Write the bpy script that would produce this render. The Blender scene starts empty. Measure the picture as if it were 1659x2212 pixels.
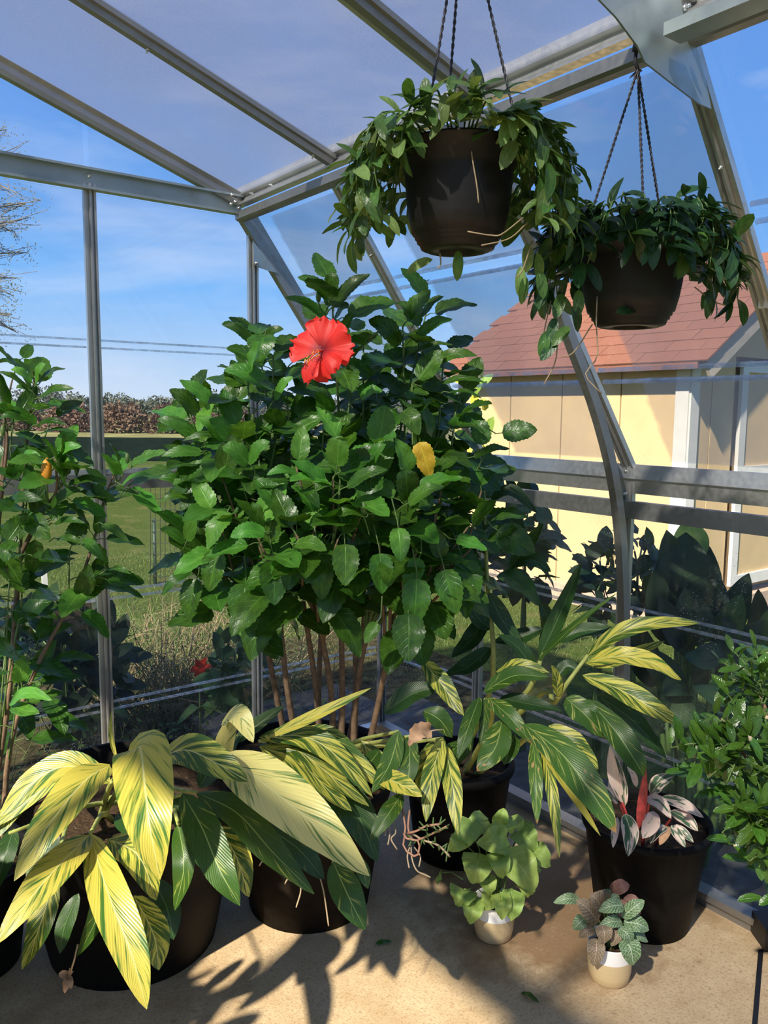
import bpy, math, random
import numpy as np
from mathutils import Vector, Matrix

random.seed(7)
V = Vector
SC = bpy.context.scene
COL = SC.collection

# ------------------------------------------------------------------ camera
F, H0, ROLL, YAW, CH = 1750.0, 218.0, 0.5, 37.0, 1.55
_p, _y, _r = math.atan(H0 / F), math.radians(YAW), math.radians(ROLL)
FW = V((math.sin(_y) * math.cos(_p), math.cos(_y) * math.cos(_p), -math.sin(_p)))
_rt = V((math.cos(_y), -math.sin(_y), 0)); _up = _rt.cross(FW)
RT = _rt * math.cos(_r) + _up * math.sin(_r)
UP = -_rt * math.sin(_r) + _up * math.cos(_r)
CAM = V((0, 0, CH))
cd = bpy.data.cameras.new('camera'); cd.sensor_fit = 'VERTICAL'; cd.sensor_height = 36.0
cd.lens = F / 2212.0 * 36.0; cd.clip_start = 0.02; cd.clip_end = 2000
co = bpy.data.objects.new('camera', cd); COL.objects.link(co)
m3 = Matrix((RT, UP, -FW)).transposed()
co.matrix_world = Matrix.Translation(CAM) @ m3.to_4x4()
SC.camera = co

def ray(px, py): return FW + RT * ((px - 829.5) / F) - UP * ((py - 1106.0) / F)
def P(px, py, d): return CAM + ray(px, py) * d          # photo pixel + depth -> place in the greenhouse
def on(px, py, ax, val):
    d = ray(px, py); return CAM + d * ((val - CAM[ax]) / d[ax])

# ------------------------------------------------------------------ light
SC.view_settings.view_transform = 'Standard'; SC.view_settings.look = 'None'
SC.view_settings.gamma = 1.0; SC.view_settings.exposure = 0.38
try: SC.view_settings.use_curve_mapping = False
except Exception: pass
SUN_TRAVEL = V((1.0, 0.38, -0.963)).normalized()
SUNW = -SUN_TRAVEL
sl = bpy.data.lights.new('sun', 'SUN'); sl.energy = 8.0; sl.angle = math.radians(1.3); sl.color = (1.0, 0.90, 0.74)
so = bpy.data.objects.new('sun', sl); COL.objects.link(so)
so.rotation_euler = SUN_TRAVEL.to_track_quat('-Z', 'Y').to_euler(); so.location = (-4, -1, 6)

wd = bpy.data.worlds.new('sky'); SC.world = wd; wd.use_nodes = True
nt = wd.node_tree; nt.nodes.clear()
def wn(t, **k):
    n = nt.nodes.new(t)
    for a, b in k.items(): setattr(n, a, b)
    return n
tc = wn('ShaderNodeTexCoord'); sx = wn('ShaderNodeSeparateXYZ'); nt.links.new(tc.outputs['Generated'], sx.inputs[0])
rp = wn('ShaderNodeValToRGB'); nt.links.new(sx.outputs['Z'], rp.inputs[0])
els = rp.color_ramp.elements
els[0].position = 0.0; els[0].color = (.62, .72, .87, 1)
els[1].position = 1.0; els[1].color = (.06, .17, .52, 1)
for p_, c_ in ((.06, (.42, .60, .86, 1)), (.14, (.20, .46, .88, 1)), (.22, (.15, .36, .78, 1)), (.36, (.13, .31, .74, 1)), (.62, (.08, .21, .58, 1))):
    e = els.new(p_); e.color = c_
mp = wn('ShaderNodeMapping'); mp.inputs['Scale'].default_value = (1.3, 1.6, 5.0); mp.inputs['Rotation'].default_value = (.2, .15, .5)
nt.links.new(tc.outputs['Generated'], mp.inputs[0])
nz = wn('ShaderNodeTexNoise'); nz.inputs['Scale'].default_value = 1.7; nz.inputs['Detail'].default_value = 7; nz.inputs['Roughness'].default_value = .55
nz.inputs['Distortion'].default_value = .35
nt.links.new(mp.outputs[0], nz.inputs['Vector'])
mr = wn('ShaderNodeMapRange'); mr.inputs['From Min'].default_value = .50; mr.inputs['From Max'].default_value = .80; mr.inputs['To Max'].default_value = .6
nt.links.new(nz.outputs['Fac'], mr.inputs['Value'])
mx = wn('ShaderNodeMixRGB'); mx.inputs['Color2'].default_value = (.80, .83, .93, 1)
nt.links.new(mr.outputs[0], mx.inputs['Fac']); nt.links.new(rp.outputs[0], mx.inputs['Color1'])
bg = wn('ShaderNodeBackground'); bg.inputs['Strength'].default_value = .92
nt.links.new(mx.outputs[0], bg.inputs[0])
wo = wn('ShaderNodeOutputWorld'); nt.links.new(bg.outputs[0], wo.inputs[0])

# ------------------------------------------------------------------ material helpers
class Mat:
    def __init__(s, name):
        s.m = bpy.data.materials.new(name); s.m.use_nodes = True
        s.t = s.m.node_tree; s.t.nodes.clear(); s.out = s.t.nodes.new('ShaderNodeOutputMaterial')
    def n(s, typ, **k):
        n = s.t.nodes.new('ShaderNode' + typ)
        for a, b in k.items():
            if hasattr(n, a) and not a[0].isupper(): setattr(n, a, b)
        for a, b in k.items():
            if a[0].isupper():
                a = a.replace('_', ' '); s.put(n.inputs[a], b)
        return n
    def put(s, sock, b):
        if hasattr(b, 'is_output') or isinstance(b, bpy.types.NodeSocket): s.t.links.new(b, sock)
        else:
            if isinstance(b, tuple) and len(b) == 3 and sock.type == 'RGBA': b = (*b, 1)
            sock.default_value = b
    def math(s, op, a, b=0.0, c=None, clamp=False):
        n = s.t.nodes.new('ShaderNodeMath'); n.operation = op; n.use_clamp = clamp
        s.put(n.inputs[0], a); s.put(n.inputs[1], b)
        if c is not None: s.put(n.inputs[2], c)
        return n.outputs[0]
    def rng(s, v, a, b, c=0.0, d=1.0):
        n = s.t.nodes.new('ShaderNodeMapRange'); n.clamp = True
        s.put(n.inputs['Value'], v)
        for k, x in (('From Min', a), ('From Max', b), ('To Min', c), ('To Max', d)): s.put(n.inputs[k], x)
        return n.outputs[0]
    def mix(s, f, a, b, mode='MIX'):
        n = s.t.nodes.new('ShaderNodeMixRGB'); n.blend_type = mode
        s.put(n.inputs[0], f); s.put(n.inputs[1], a); s.put(n.inputs[2], b); return n.outputs[0]
    def noise(s, vec, sc, det=3, ro=.5, dist=0.0):
        n = s.n('TexNoise', Scale=sc, Detail=float(det), Roughness=ro, Distortion=dist)
        if vec is not None: s.put(n.inputs['Vector'], vec)
        return n.outputs['Fac']
    def xyz(s, x, y, z):
        n = s.t.nodes.new('ShaderNodeCombineXYZ')
        for i, b in enumerate((x, y, z)): s.put(n.inputs[i], b)
        return n.outputs[0]
    def bump(s, h, st=.3, d=.01):
        n = s.n('Bump', Strength=st, Distance=d); s.put(n.inputs['Height'], h); return n.outputs[0]
    def pbr(s, col, rough=.5, metal=0.0, normal=None, spec=.5):
        n = s.n('BsdfPrincipled', Base_Color=col, Roughness=rough, Metallic=metal)
        n.inputs['Specular IOR Level'].default_value = spec
        if normal is not None: s.put(n.inputs['Normal'], normal)
        return n.outputs[0]
    def sh(s, f, a, b):
        n = s.t.nodes.new('ShaderNodeMixShader'); s.put(n.inputs[0], f); s.t.links.new(a, n.inputs[1]); s.t.links.new(b, n.inputs[2]); return n.outputs[0]
    def end(s, o): s.t.links.new(o, s.out.inputs[0]); return s.m
    def obj(s): return s.n('TexCoord').outputs['Object']
    def pos(s): return s.n('NewGeometry').outputs['Position']
    def rand(s): return s.n('ObjectInfo').outputs['Random']

def simple(name, col, rough=.5, metal=0.0, var=.12, scale=30, bump=.15, spec=.5, bd=.003):
    m = Mat(name); o = m.pos(); f = m.noise(o, scale, 4)
    c = m.mix(m.rng(f, .3, .7), tuple(x * (1 - var) for x in col), tuple(min(1, x * (1 + var)) for x in col))
    return m.end(m.pbr(c, rough, metal, m.bump(f, bump, bd), spec))

def leaf_mat(name, dark, light, nv=7, k=.25, trans=.3, rough=.38, vein=.4, tcol=None, veincol=None, vw=.09, spec=.4, tipcol=None, spot=None, var=.35):
    m = Mat(name)
    s = m.n('SeparateXYZ', Vector=m.n('UVMap').outputs[0]); u, v = s.outputs[0], s.outputs[1]
    a = m.math('MULTIPLY', m.math('ABSOLUTE', m.math('SUBTRACT', u, .5)), 2.0)
    st = m.math('SUBTRACT', v, m.math('MULTIPLY', a, k))
    fr = m.math('FRACT', m.math('MULTIPLY', st, float(nv)))
    d = m.math('ABSOLUTE', m.math('SUBTRACT', fr, .5))
    vm = m.rng(d, .0, vw, 1, 0)
    mid = m.rng(a, .015, .07, 1, 0)
    vv = m.math('MAXIMUM', m.math('MULTIPLY', vm, .6), mid)
    rd = m.rand()
    base = m.mix(m.rng(m.noise(m.xyz(u, v, m.math('MULTIPLY', rd, 50.0)), 5, 3), .3, .7), dark, light)
    vc = veincol or tuple(min(1, x * 2.2) for x in light)
    base = m.mix(m.math('MULTIPLY', vv, vein), base, vc)
    if tipcol:
        nn = m.noise(m.xyz(u, v, m.math('MULTIPLY', rd, 31.0)), 4, 3)
        tm = m.rng(m.math('ADD', v, m.math('MULTIPLY', nn, .2)), .93, .98)
        tm = m.math('MULTIPLY', tm, m.math('GREATER_THAN', rd, .9))
        base = m.mix(tm, base, tipcol)
    hs = m.n('HueSaturation', Color=base, Saturation=1.0)
    m.put(hs.inputs['Value'], m.rng(rd, 0, 1, 1 - var, 1 + var)); m.put(hs.inputs['Hue'], m.rng(m.math('FRACT', m.math('MULTIPLY', rd, 7.3)), 0, 1, .488, .512))
    nb = m.bump(m.math('ADD', m.math('MULTIPLY', m.math('SUBTRACT', 1.0, vv), 1.0), m.math('MULTIPLY', m.noise(m.xyz(u, v, 0.0), 14, 2), .5)), .35, .003)
    pb = m.pbr(hs.outputs[0], rough, 0, nb, spec)
    tb = m.n('BsdfTranslucent'); m.put(tb.inputs[0], m.mix(1.0, hs.outputs[0], tcol or (2.6, 2.2, 1.2), 'MULTIPLY'))
    return m.end(m.sh(trans, pb, tb.outputs[0]))

def stripe_mat(name, yellow, green, th, fr=13.0, k=.3, trans=.22, rough=.36, spot=0.0, midc=(.75, .72, .30), widen=.05, lengthwise=False):
    m = Mat(name)
    s = m.n('SeparateXYZ', Vector=m.n('UVMap').outputs[0]); u, v = s.outputs[0], s.outputs[1]
    cu = m.math('SUBTRACT', u, .5); a = m.math('MULTIPLY', m.math('ABSOLUTE', cu), 2.0)
    side = m.math('MULTIPLY', m.math('SIGN', cu), 6.0)
    rd = m.rand(); z = m.math('ADD', side, m.math('MULTIPLY', rd, 73.0))
    ka = m.math('MULTIPLY', m.math('POWER', a, .8), k)
    st = m.math('SUBTRACT', v, ka)
    f1 = m.noise(m.xyz(m.math('MULTIPLY', st, fr), m.math('MULTIPLY', a, .7), z), 1.0, 3, .6)
    f2 = m.noise(m.xyz(m.math('MULTIPLY', st, fr * 4), m.math('MULTIPLY', a, 2.2), m.math('ADD', z, 9.0)), 1.0, 2, .5)
    f = m.math('ADD', m.math('MULTIPLY', f1, .80), m.math('MULTIPLY', f2, .20))
    msk = m.rng(f, th - widen, th + widen)
    fine = m.noise(m.xyz(m.math('MULTIPLY', st, fr * 7), a, z), 1.0, 2)
    yl = m.mix(m.rng(fine, .3, .7, 0, .35), yellow, tuple(x * .62 for x in yellow))
    gr = m.mix(m.rng(fine, .3, .7, 0, .5), green, tuple(x * 1.9 for x in green))
    c = m.mix(msk, yl, gr)
    c = m.mix(m.rng(a, .01, .05, .8, 0), c, midc)
    if spot:
        sn = m.noise(m.xyz(m.math('MULTIPLY', v, 5.0), m.math('MULTIPLY', a, 1.2), z), 1.0, 2)
        c = m.mix(m.rng(sn, .77 - spot * .1, .79 - spot * .1), c, (.45, .26, .12))
        c = m.mix(m.rng(m.math('ADD', v, m.math('MULTIPLY', fine, .05)), .965, .99, 0, .8), c, (.35, .18, .06))
    rib = m.math('ABSOLUTE', m.math('SUBTRACT', m.math('FRACT', m.math('MULTIPLY', st, 26.0)), .5))
    nb = m.bump(rib, .22, .004)
    hs = m.n('HueSaturation', Color=c); m.put(hs.inputs['Value'], m.rng(rd, 0, 1, .85, 1.12))
    pb = m.pbr(hs.outputs[0], rough, 0, nb, .45)
    tb = m.n('BsdfTranslucent'); m.put(tb.inputs[0], m.mix(1.0, hs.outputs[0], (1.25, 1.25, .8), 'MULTIPLY'))
    return m.end(m.sh(trans, pb, tb.outputs[0]))

M = {}
# aluminium
def alu(name, col, rough, sc=60):
    m = Mat(name); o = m.pos(); f = m.noise(o, sc, 5); g = m.noise(o, 7, 4)
    c = m.mix(m.rng(g, .3, .7), tuple(x * .8 for x in col), col); c = m.mix(m.rng(f, .62, .75, 0, .35), c, tuple(x * .55 for x in col))
    return m.end(m.pbr(c, m.rng(f, .3, .7, rough - .08, rough + .1), .82, m.bump(f, .06, .002)))
M['alu'] = alu('aluminium', (.62, .62, .60), .42)
M['alu_dark'] = alu('weathered_aluminium', (.36, .36, .35), .5)
M['galv'] = alu('galvanised_steel', (.46, .53, .54), .5, 25)
M['bolt'] = alu('zinc_bolt', (.70, .70, .68), .3)

def glass(name, film, filmcol, mode='plain', drops=0.0, tint=(.97, .98, .985)):
    m = Mat(name)
    gl = m.n('BsdfGlossy', Color=(1, 1, 1), Roughness=.02).outputs[0]
    tr = m.n('BsdfTransparent', Color=tint).outputs[0]
    fz = m.n('LayerWeight', Blend=.12).outputs['Fresnel']
    clear = m.sh(m.rng(fz, 0, 1, .02, .55), tr, gl)
    df = m.n('BsdfDiffuse', Color=filmcol).outputs[0]; tl = m.n('BsdfTranslucent', Color=filmcol).outputs[0]
    dust = m.sh(.55, df, tl)
    s = m.n('SeparateXYZ', Vector=m.n('UVMap').outputs[0]); u, v = s.outputs[0], s.outputs[1]
    po = m.pos()
    big = m.noise(po, 2.2, 4)
    f = m.rng(big, .3, .75, film * .6, film)
    if mode == 'wiped':
        ed = m.math('MINIMUM', m.math('MINIMUM', u, m.math('SUBTRACT', 1.0, u)), m.math('MINIMUM', v, m.math('SUBTRACT', 1.0, v)))
        f = m.math('MULTIPLY', f, m.rng(ed, .045, .055))
        streak = m.noise(m.xyz(m.math('MULTIPLY', u, 26.0), m.math('MULTIPLY', v, 2.5), 3.0), 1.0, 3)
        blot = m.noise(m.xyz(m.math('MULTIPLY', u, 9.0), m.math('MULTIPLY', v, 9.0), 1.0), 1.0, 3)
        pat = m.noise(m.xyz(m.math('MULTIPLY', u, 1.6), m.math('MULTIPLY', v, .9), m.math('MULTIPLY', m.rand(), 20.0)), 1.0, 1)
        w = m.math('ADD', m.math('ADD', u, m.math('MULTIPLY', m.math('SUBTRACT', streak, .5), .06)), m.math('MULTIPLY', m.math('SUBTRACT', blot, .5), .05))
        keep = m.rng(w, .24, .27)
        f = m.math('MULTIPLY', f, keep)
    if drops:
        vo = m.n('TexVoronoi', Scale=95.0); m.put(vo.inputs['Vector'], po)
        dm = m.math('MULTIPLY', m.rng(vo.outputs['Distance'], .12, .2, 1, 0), m.rng(m.noise(po, 4.5, 2), .52, .62, 0, drops))
        f = m.math('MAXIMUM', f, dm)
    return m.end(m.sh(f, clear, dust))
M['glass'] = glass('clear_glazing', .03, (.75, .78, .80))
M['glass_drop'] = glass('clear_glazing_with_droplets', .022, (.7, .72, .72), drops=.5)
M['glass_dust'] = glass('dusty_glazing', .33, (.52, .52, .50), 'wiped', drops=.2)

m = Mat('frosted_twin_wall_sheet')
po = m.pos(); sp = m.n('SeparateXYZ', Vector=po)
rib = m.math('ABSOLUTE', m.math('SUBTRACT', m.math('FRACT', m.math('MULTIPLY', sp.outputs[1], 95.0)), .5))
vo = m.n('TexVoronoi', Scale=75.0); m.put(vo.inputs['Vector'], po)
dots = m.math('MULTIPLY', m.rng(vo.outputs['Distance'], .10, .17, 1, 0), m.rng(m.noise(po, 60, 1), .50, .64))
fog = m.noise(po, 1.6, 4)
tr = m.n('BsdfTransparent', Color=(.90, .92, .96)).outputs[0]
df = m.n('BsdfDiffuse', Color=(.55, .56, .58)).outputs[0]; tl = m.n('BsdfTranslucent', Color=(.46, .46, .48)).outputs[0]
fr_ = m.math('ADD', m.rng(fog, .3, .7, .26, .38), m.math('MULTIPLY', m.rng(rib, .3, .5), .05))
fr_ = m.math('MAXIMUM', fr_, m.math('MULTIPLY', dots, .95))
M['poly'] = m.end(m.sh(fr_, tr, m.sh(.42, df, tl)))

m = Mat('clear_joint_strip')
tr = m.n('BsdfTransparent', Color=(.9, .93, .96)).outputs[0]; gl = m.n('BsdfGlossy', Roughness=.12, Color=(.9, .93, .96)).outputs[0]
df = m.n('BsdfTranslucent', Color=(.8, .84, .88)).outputs[0]
M['strip'] = m.end(m.sh(m.rng(m.noise(m.pos(), 40, 3), .35, .65, .2, .6), tr, m.sh(.6, gl, df)))

m = Mat('concrete_floor'); o = m.pos()
n1, n2, n3, n4 = m.noise(o, 2.1, 5, .6), m.noise(o, 55, 4), m.noise(o, 9, 6, .65), m.noise(o, 210, 2)
c = m.mix(m.rng(n3, .3, .72), (.46, .32, .17), (.62, .47, .285))
ds = m.n('VectorMath', operation='DISTANCE'); m.put(ds.inputs[0], o); m.put(ds.inputs[1], (1.86, 1.62, 0)); brown_patch = m.rng(m.math('ADD', ds.outputs['Value'], m.math('MULTIPLY', m.math('SUBTRACT', n3, .5), .55)), .26, .44, .8, 0)  # darker brown floor patch round a fixed point, edge broken by noise
c = m.mix(m.math('MAXIMUM', brown_patch, m.rng(n1, .52, .68, 0, .6)), c, (.235, .130, .055))
n5 = m.noise(o, 130, 3, .6); c = m.mix(m.rng(n5, .53, .62, 0, .5), c, (.30, .195, .11)); c = m.mix(m.rng(n2, .60, .70, 0, .45), c, (.24, .145, .075))
c = m.mix(m.rng(n4, .64, .72, 0, .5), c, (.62, .52, .38))
vo = m.n('TexVoronoi', Scale=48.0); m.put(vo.inputs['Vector'], o)
c = m.mix(m.math('MULTIPLY', m.rng(vo.outputs['Distance'], .16, .28, 1, 0), m.rng(n3, .45, .6, 0, .55)), c, (.42, .27, .16))
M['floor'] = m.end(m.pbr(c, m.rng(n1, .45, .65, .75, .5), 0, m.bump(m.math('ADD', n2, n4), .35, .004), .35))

m = Mat('lawn'); o = m.pos()
n1, n2, n3 = m.noise(o, .35, 5), m.noise(o, 28, 5, .7), m.noise(o, 3.0, 4)
c = m.mix(m.rng(n2, .3, .7), (.040, .072, .015), (.105, .135, .034))
c = m.mix(m.rng(n3, .55, .72, 0, .6), c, (.20, .165, .07))
c = m.mix(m.rng(n1, .45, .68, 0, .4), c, (.13, .15, .05))
M['lawn'] = m.end(m.pbr(c, 1.0, 0, m.bump(n2, .9, .03), 0.0))
M['dark_strip'] = simple('dark_field_band', (.008, .014, .009), 1.0, var=.4, scale=1.2, bump=.5, bd=.05, spec=0)  # near-black mottled band across the field
M['field'] = simple('dry_field_grass', (.22, .21, .09), 1.0, var=.3, scale=.6, bump=.3, spec=0)
M['kerb'] = simple('grey_outside_concrete', (.10, .095, .085), 1.0, var=.3, scale=18, spec=0)
M['soil_out'] = simple('bare_weedy_soil', (.055, .048, .024), 1.0, var=.7, scale=14, bump=.8, bd=.02, spec=0)
M['shed_wall'] = simple('tan_painted_siding', (.64, .46, .24), .8, var=.05, scale=5, bump=.1)
M['white'] = simple('white_painted_wood', (.74, .72, .66), .6, var=.04, scale=12)
M['fascia'] = simple('grey_fascia', (.40, .35, .30), .7, var=.1)
m = Mat('red_brown_shingle'); o = m.pos(); rd = m.rand()
c = m.mix(m.rng(m.noise(o, 60, 3), .3, .7), (.23, .095, .06), (.29, .125, .08)); c = m.mix(m.math('MULTIPLY', rd, .5), c, (.21, .09, .06)); 
M['shingle'] = m.end(m.pbr(c, .9, 0, m.bump(m.noise(o, 120, 2), .4, .004), .2))
M['slab'] = simple('pinkish_slab', (.52, .38, .28), .85, var=.15)
M['pot_black'] = simple('black_plastic_pot', (.006, .0055, .005), .62, var=.3, scale=40, bump=.08, spec=.14)
M['pot_brown'] = simple('dark_brown_basket_plastic', (.012, .0105, .011), .5, var=.2, scale=60, bump=.12, spec=.3)
M['pot_dull'] = simple('dull_dark_brown_pot', (.014, .010, .0065), .8, var=.3, scale=25, spec=.1)
M['rope'] = simple('dark_plastic_hanger', (.035, .032, .04), .4, var=.2)
m = Mat('two_tone_glazed_ceramic'); zz = m.n('SeparateXYZ', Vector=m.n('TexCoord').outputs['Object']).outputs[2]
c = m.mix(m.rng(m.math('ADD', zz, m.math('MULTIPLY', m.noise(m.pos(), 20, 2), .002)), .0735, .0748), (.62, .46, .24), (.86, .83, .78))
c = m.mix(m.math('MULTIPLY', m.rng(m.math('ABSOLUTE', m.math('SUBTRACT', m.math('FRACT', m.math('MULTIPLY', zz, 75.0)), .5)), .4, .5), .18), c, (.80, .66, .42))
M['ceramic'] = m.end(m.pbr(c, .35, 0, None, .5))
m = Mat('potting_soil'); o = m.pos(); n1 = m.noise(o, 90, 4, .7)
vo = m.n('TexVoronoi', Scale=140.0); m.put(vo.inputs['Vector'], o)
c = m.mix(m.rng(n1, .3, .7), (.018, .011, .006), (.10, .06, .03)); c = m.mix(m.math('MULTIPLY', m.rng(vo.outputs['Distance'], .1, .2, 1, 0), m.rng(m.noise(o, 33, 1), .6, .65)), c, (.6, .57, .5))
M['soil'] = m.end(m.pbr(c, .9, 0, m.bump(n1, 1, .01), .2))
M['bark'] = simple('brown_hibiscus_bark', (.20, .125, .07), .8, var=.35, scale=50, bump=.5)
M['stem_green'] = simple('green_stem', (.10, .17, .04), .55, var=.25, scale=30)
M['stem_yel'] = simple('pale_ginger_cane', (.33, .36, .09), .5, var=.25, scale=30)
M['stem_dry'] = simple('dry_tan_vine', (.40, .30, .18), .8, var=.25)
M['stem_red'] = simple('reddish_succulent_stem', (.36, .18, .11), .6, var=.25, scale=25)
M['dead'] = simple('dead_brown_leaf', (.40, .24, .13), .8, var=.4, scale=35, bump=.4)
M['black_box'] = simple('matt_black_plastic', (.008, .008, .008), .5, var=.2)

M['hib'] = leaf_mat('hibiscus_leaf', (.026, .078, .009), (.060, .158, .017), 7, .26, .24, .32, .35, (2.0, 2.0, .9))
M['hib_young'] = leaf_mat('young_hibiscus_leaf', (.07, .22, .025), (.12, .31, .04), 7, .26, .3, .36, .3, (1.8, 1.6, .8))
M['hib_yellow'] = leaf_mat('yellowed_hibiscus_leaf', (.55, .34, .02), (.72, .50, .04), 7, .26, .3, .45, .3, (1.2, 1.1, .8))
M['gard'] = leaf_mat('gardenia_leaf', (.040, .100, .012), (.075, .165, .020), 8, .25, .16, .18, .25, (2.2, 2.0, .9), spec=.6, tipcol=(.55, .42, .26))
M['vine'] = leaf_mat('trailing_vine_leaf', (.042, .11, .022), (.10, .20, .045), 4, .3, .2, .28, .25, (2.4, 2.0, .9))
M['vine_pale'] = leaf_mat('pale_vine_leaf', (.13, .22, .055), (.22, .32, .10), 4, .3, .25, .3, .25, (1.8, 1.6, .9))
M['vine_dark'] = leaf_mat('dark_vine_leaf', (.016, .055, .018), (.04, .10, .03), 4, .3, .18, .3, .25, (2.0, 1.8, .9))
M['syn'] = leaf_mat('pale_green_arrowhead_leaf', (.31, .46, .09), (.43, .58, .15), 5, .35, .3, .45, .25, (1.2, 1.15, .8), var=.18)
M['broad'] = leaf_mat('broad_leaf_painted_shade', (.008, .026, .008), (.018, .046, .013), 14, .2, .15, .5, .3, (2.0, 1.8, .9))  # outdoor shade painted into a darker copy of the leaf green
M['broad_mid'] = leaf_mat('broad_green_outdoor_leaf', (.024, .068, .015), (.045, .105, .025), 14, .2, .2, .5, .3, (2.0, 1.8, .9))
M['broad_lit'] = leaf_mat('broad_light_green_leaf', (.20, .36, .05), (.30, .46, .10), 14, .2, .3, .5, .3, (1.4, 1.3, .8))  # light green; on the tall plant's tip it paints in sunlight
M['weed'] = leaf_mat('weed_leaf', (.05, .12, .03), (.12, .20, .05), 4, .3, .25, .6, .2)
M['gy'] = stripe_mat('yellow_striped_ginger_leaf', (.58, .50, .075), (.045, .12, .015), .55)
M['gm'] = stripe_mat('green_and_yellow_ginger_leaf', (.60, .56, .085), (.042, .092, .012), .48)
M['gg'] = stripe_mat('mostly_green_ginger_leaf', (.46, .50, .09), (.033, .080, .010), .37, midc=(.34, .46, .14))
M['gp'] = stripe_mat('pale_cream_ginger_leaf', (.74, .66, .22), (.07, .15, .03), .585, fr=18)
M['gb'] = stripe_mat('green_ginger_leaf_with_brown_spots', (.54, .56, .13), (.044, .105, .013), .40, spot=1.0, midc=(.38, .48, .14))
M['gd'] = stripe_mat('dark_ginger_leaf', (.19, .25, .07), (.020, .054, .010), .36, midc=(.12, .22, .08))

# fittonia net-veined leaves
def net(name, base, vein):
    m = Mat(name); s = m.n('SeparateXYZ', Vector=m.n('UVMap').outputs[0]); u, v = s.outputs[0], s.outputs[1]
    a = m.math('MULTIPLY', m.math('ABSOLUTE', m.math('SUBTRACT', u, .5)), 2.0)
    st = m.math('SUBTRACT', v, m.math('MULTIPLY', a, .28))
    d = m.math('ABSOLUTE', m.math('SUBTRACT', m.math('FRACT', m.math('MULTIPLY', st, 8.0)), .5))
    vo = m.n('TexVoronoi', feature='DISTANCE_TO_EDGE', Scale=1.0); m.put(vo.inputs['Vector'], m.xyz(m.math('MULTIPLY', u, 11.0), m.math('MULTIPLY', st, 17.0), 0.0))
    k = m.math('MAXIMUM', m.math('MAXIMUM', m.rng(d, .02, .09, 1, 0), m.rng(a, .02, .06, 1, 0)), m.rng(vo.outputs['Distance'], .02, .08, .6, 0))
    c = m.mix(k, base, vein)
    return m.end(m.sh(.15, m.pbr(c, .5, 0, m.bump(k, .3, -.002)), m.n('BsdfTranslucent', Color=base).outputs[0]))
M['fit'] = net('white_netted_green_leaf', (.055, .14, .035), (.58, .68, .46))
M['fit_red'] = net('pink_netted_brown_leaf', (.17, .13, .07), (.58, .42, .30))
M['fit_pink'] = net('dull_pink_netted_leaf', (.22, .10, .075), (.42, .22, .17))
# stromanthe: cream blade with green feathering, wine red underside
def strom(name, th, fold=.0):
    m = Mat(name); s = m.n('SeparateXYZ', Vector=m.n('UVMap').outputs[0]); u, v = s.outputs[0], s.outputs[1]
    cu = m.math('SUBTRACT', u, .5); a = m.math('MULTIPLY', m.math('ABSOLUTE', cu), 2.0); rd = m.rand()
    z = m.math('ADD', m.math('MULTIPLY', m.math('SIGN', cu), 4.0), m.math('MULTIPLY', rd, 57.0))
    st = m.math('SUBTRACT', v, m.math('MULTIPLY', a, .3))
    f = m.noise(m.xyz(m.math('MULTIPLY', st, 2.6), m.math('MULTIPLY', a, 1.2), z), 1.0, 2)
    k = m.math('MULTIPLY', m.rng(f, th - .03, th + .03), m.rng(a, .82, .92, 1, .1))
    rib = m.math('ABSOLUTE', m.math('SUBTRACT', m.math('FRACT', m.math('MULTIPLY', st, 12.0)), .5))
    gr = m.mix(m.rng(rib, .42, .5, 0, .5), (.05, .12, .06), (.35, .42, .28))
    c = m.mix(k, (.78, .60, .50), gr); c = m.mix(m.rng(a, .02, .07, .8, 0), c, (.65, .62, .42))
    c = m.mix(m.n('NewGeometry').outputs['Backfacing'], c, (.45, .05, .06))
    return m.end(m.sh(.12, m.pbr(c, .4, 0, m.bump(rib, .2, .003)), m.n('BsdfTranslucent', Color=c).outputs[0]))
M['str_cream'] = strom('pink_cream_leaf_with_green_edge', .60)
M['str_green'] = strom('green_leaf_with_cream_edge', .45)
M['str_red'] = simple('wine_red_leaf_underside', (.50, .055, .05), .4, var=.35, scale=60)
m = Mat('red_hibiscus_petal'); s = m.n('SeparateXYZ', Vector=m.n('UVMap').outputs[0]); u, v = s.outputs[0], s.outputs[1]
f = m.noise(m.xyz(m.math('MULTIPLY', u, 16.0), m.math('MULTIPLY', v, 1.2), 0.0), 1.0, 3)
c = m.mix(m.rng(v, .05, .42), (.22, .004, .012), (.90, .035, .025)); c = m.mix(m.rng(f, .5, .7, 0, .35), c, (.62, .01, .012))
M['petal'] = m.end(m.sh(.3, m.pbr(c, .5, 0, m.bump(f, .35, .004)), m.n('BsdfTranslucent', Color=(.95, .10, .06)).outputs[0]))
M['stamen'] = simple('red_stamen_column', (.85, .08, .05), .4)
M['anther'] = simple('orange_anther', (.95, .40, .05), .5)
M['stigma'] = simple('dark_red_stigma', (.25, .01, .02), .5)
M['bud'] = simple('orange_flower_bud', (.85, .33, .03), .45, var=.2, scale=60)
M['yellow_fl'] = simple('yellow_petal', (.85, .70, .06), .5)
M['red_fl'] = simple('scarlet_petal', (.80, .05, .02), .5)
M['brush'] = leaf_mat('russet_brush', (.15, .085, .055), (.26, .16, .11), 3, .2, .2, .9, .1, (1.2, 1.1, 1.0), var=.5)
M['brush_green'] = leaf_mat('grey_green_treeline', (.07, .085, .06), (.11, .12, .085), 3, .2, .2, .9, .1, (1.2, 1.1, 1.0), var=.4)
M['twig_leaf'] = leaf_mat('sparse_olive_tree_leaf', (.10, .11, .05), (.17, .16, .08), 3, .2, .3, .7, .1, (1.5, 1.3, .9), var=.4)
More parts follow.
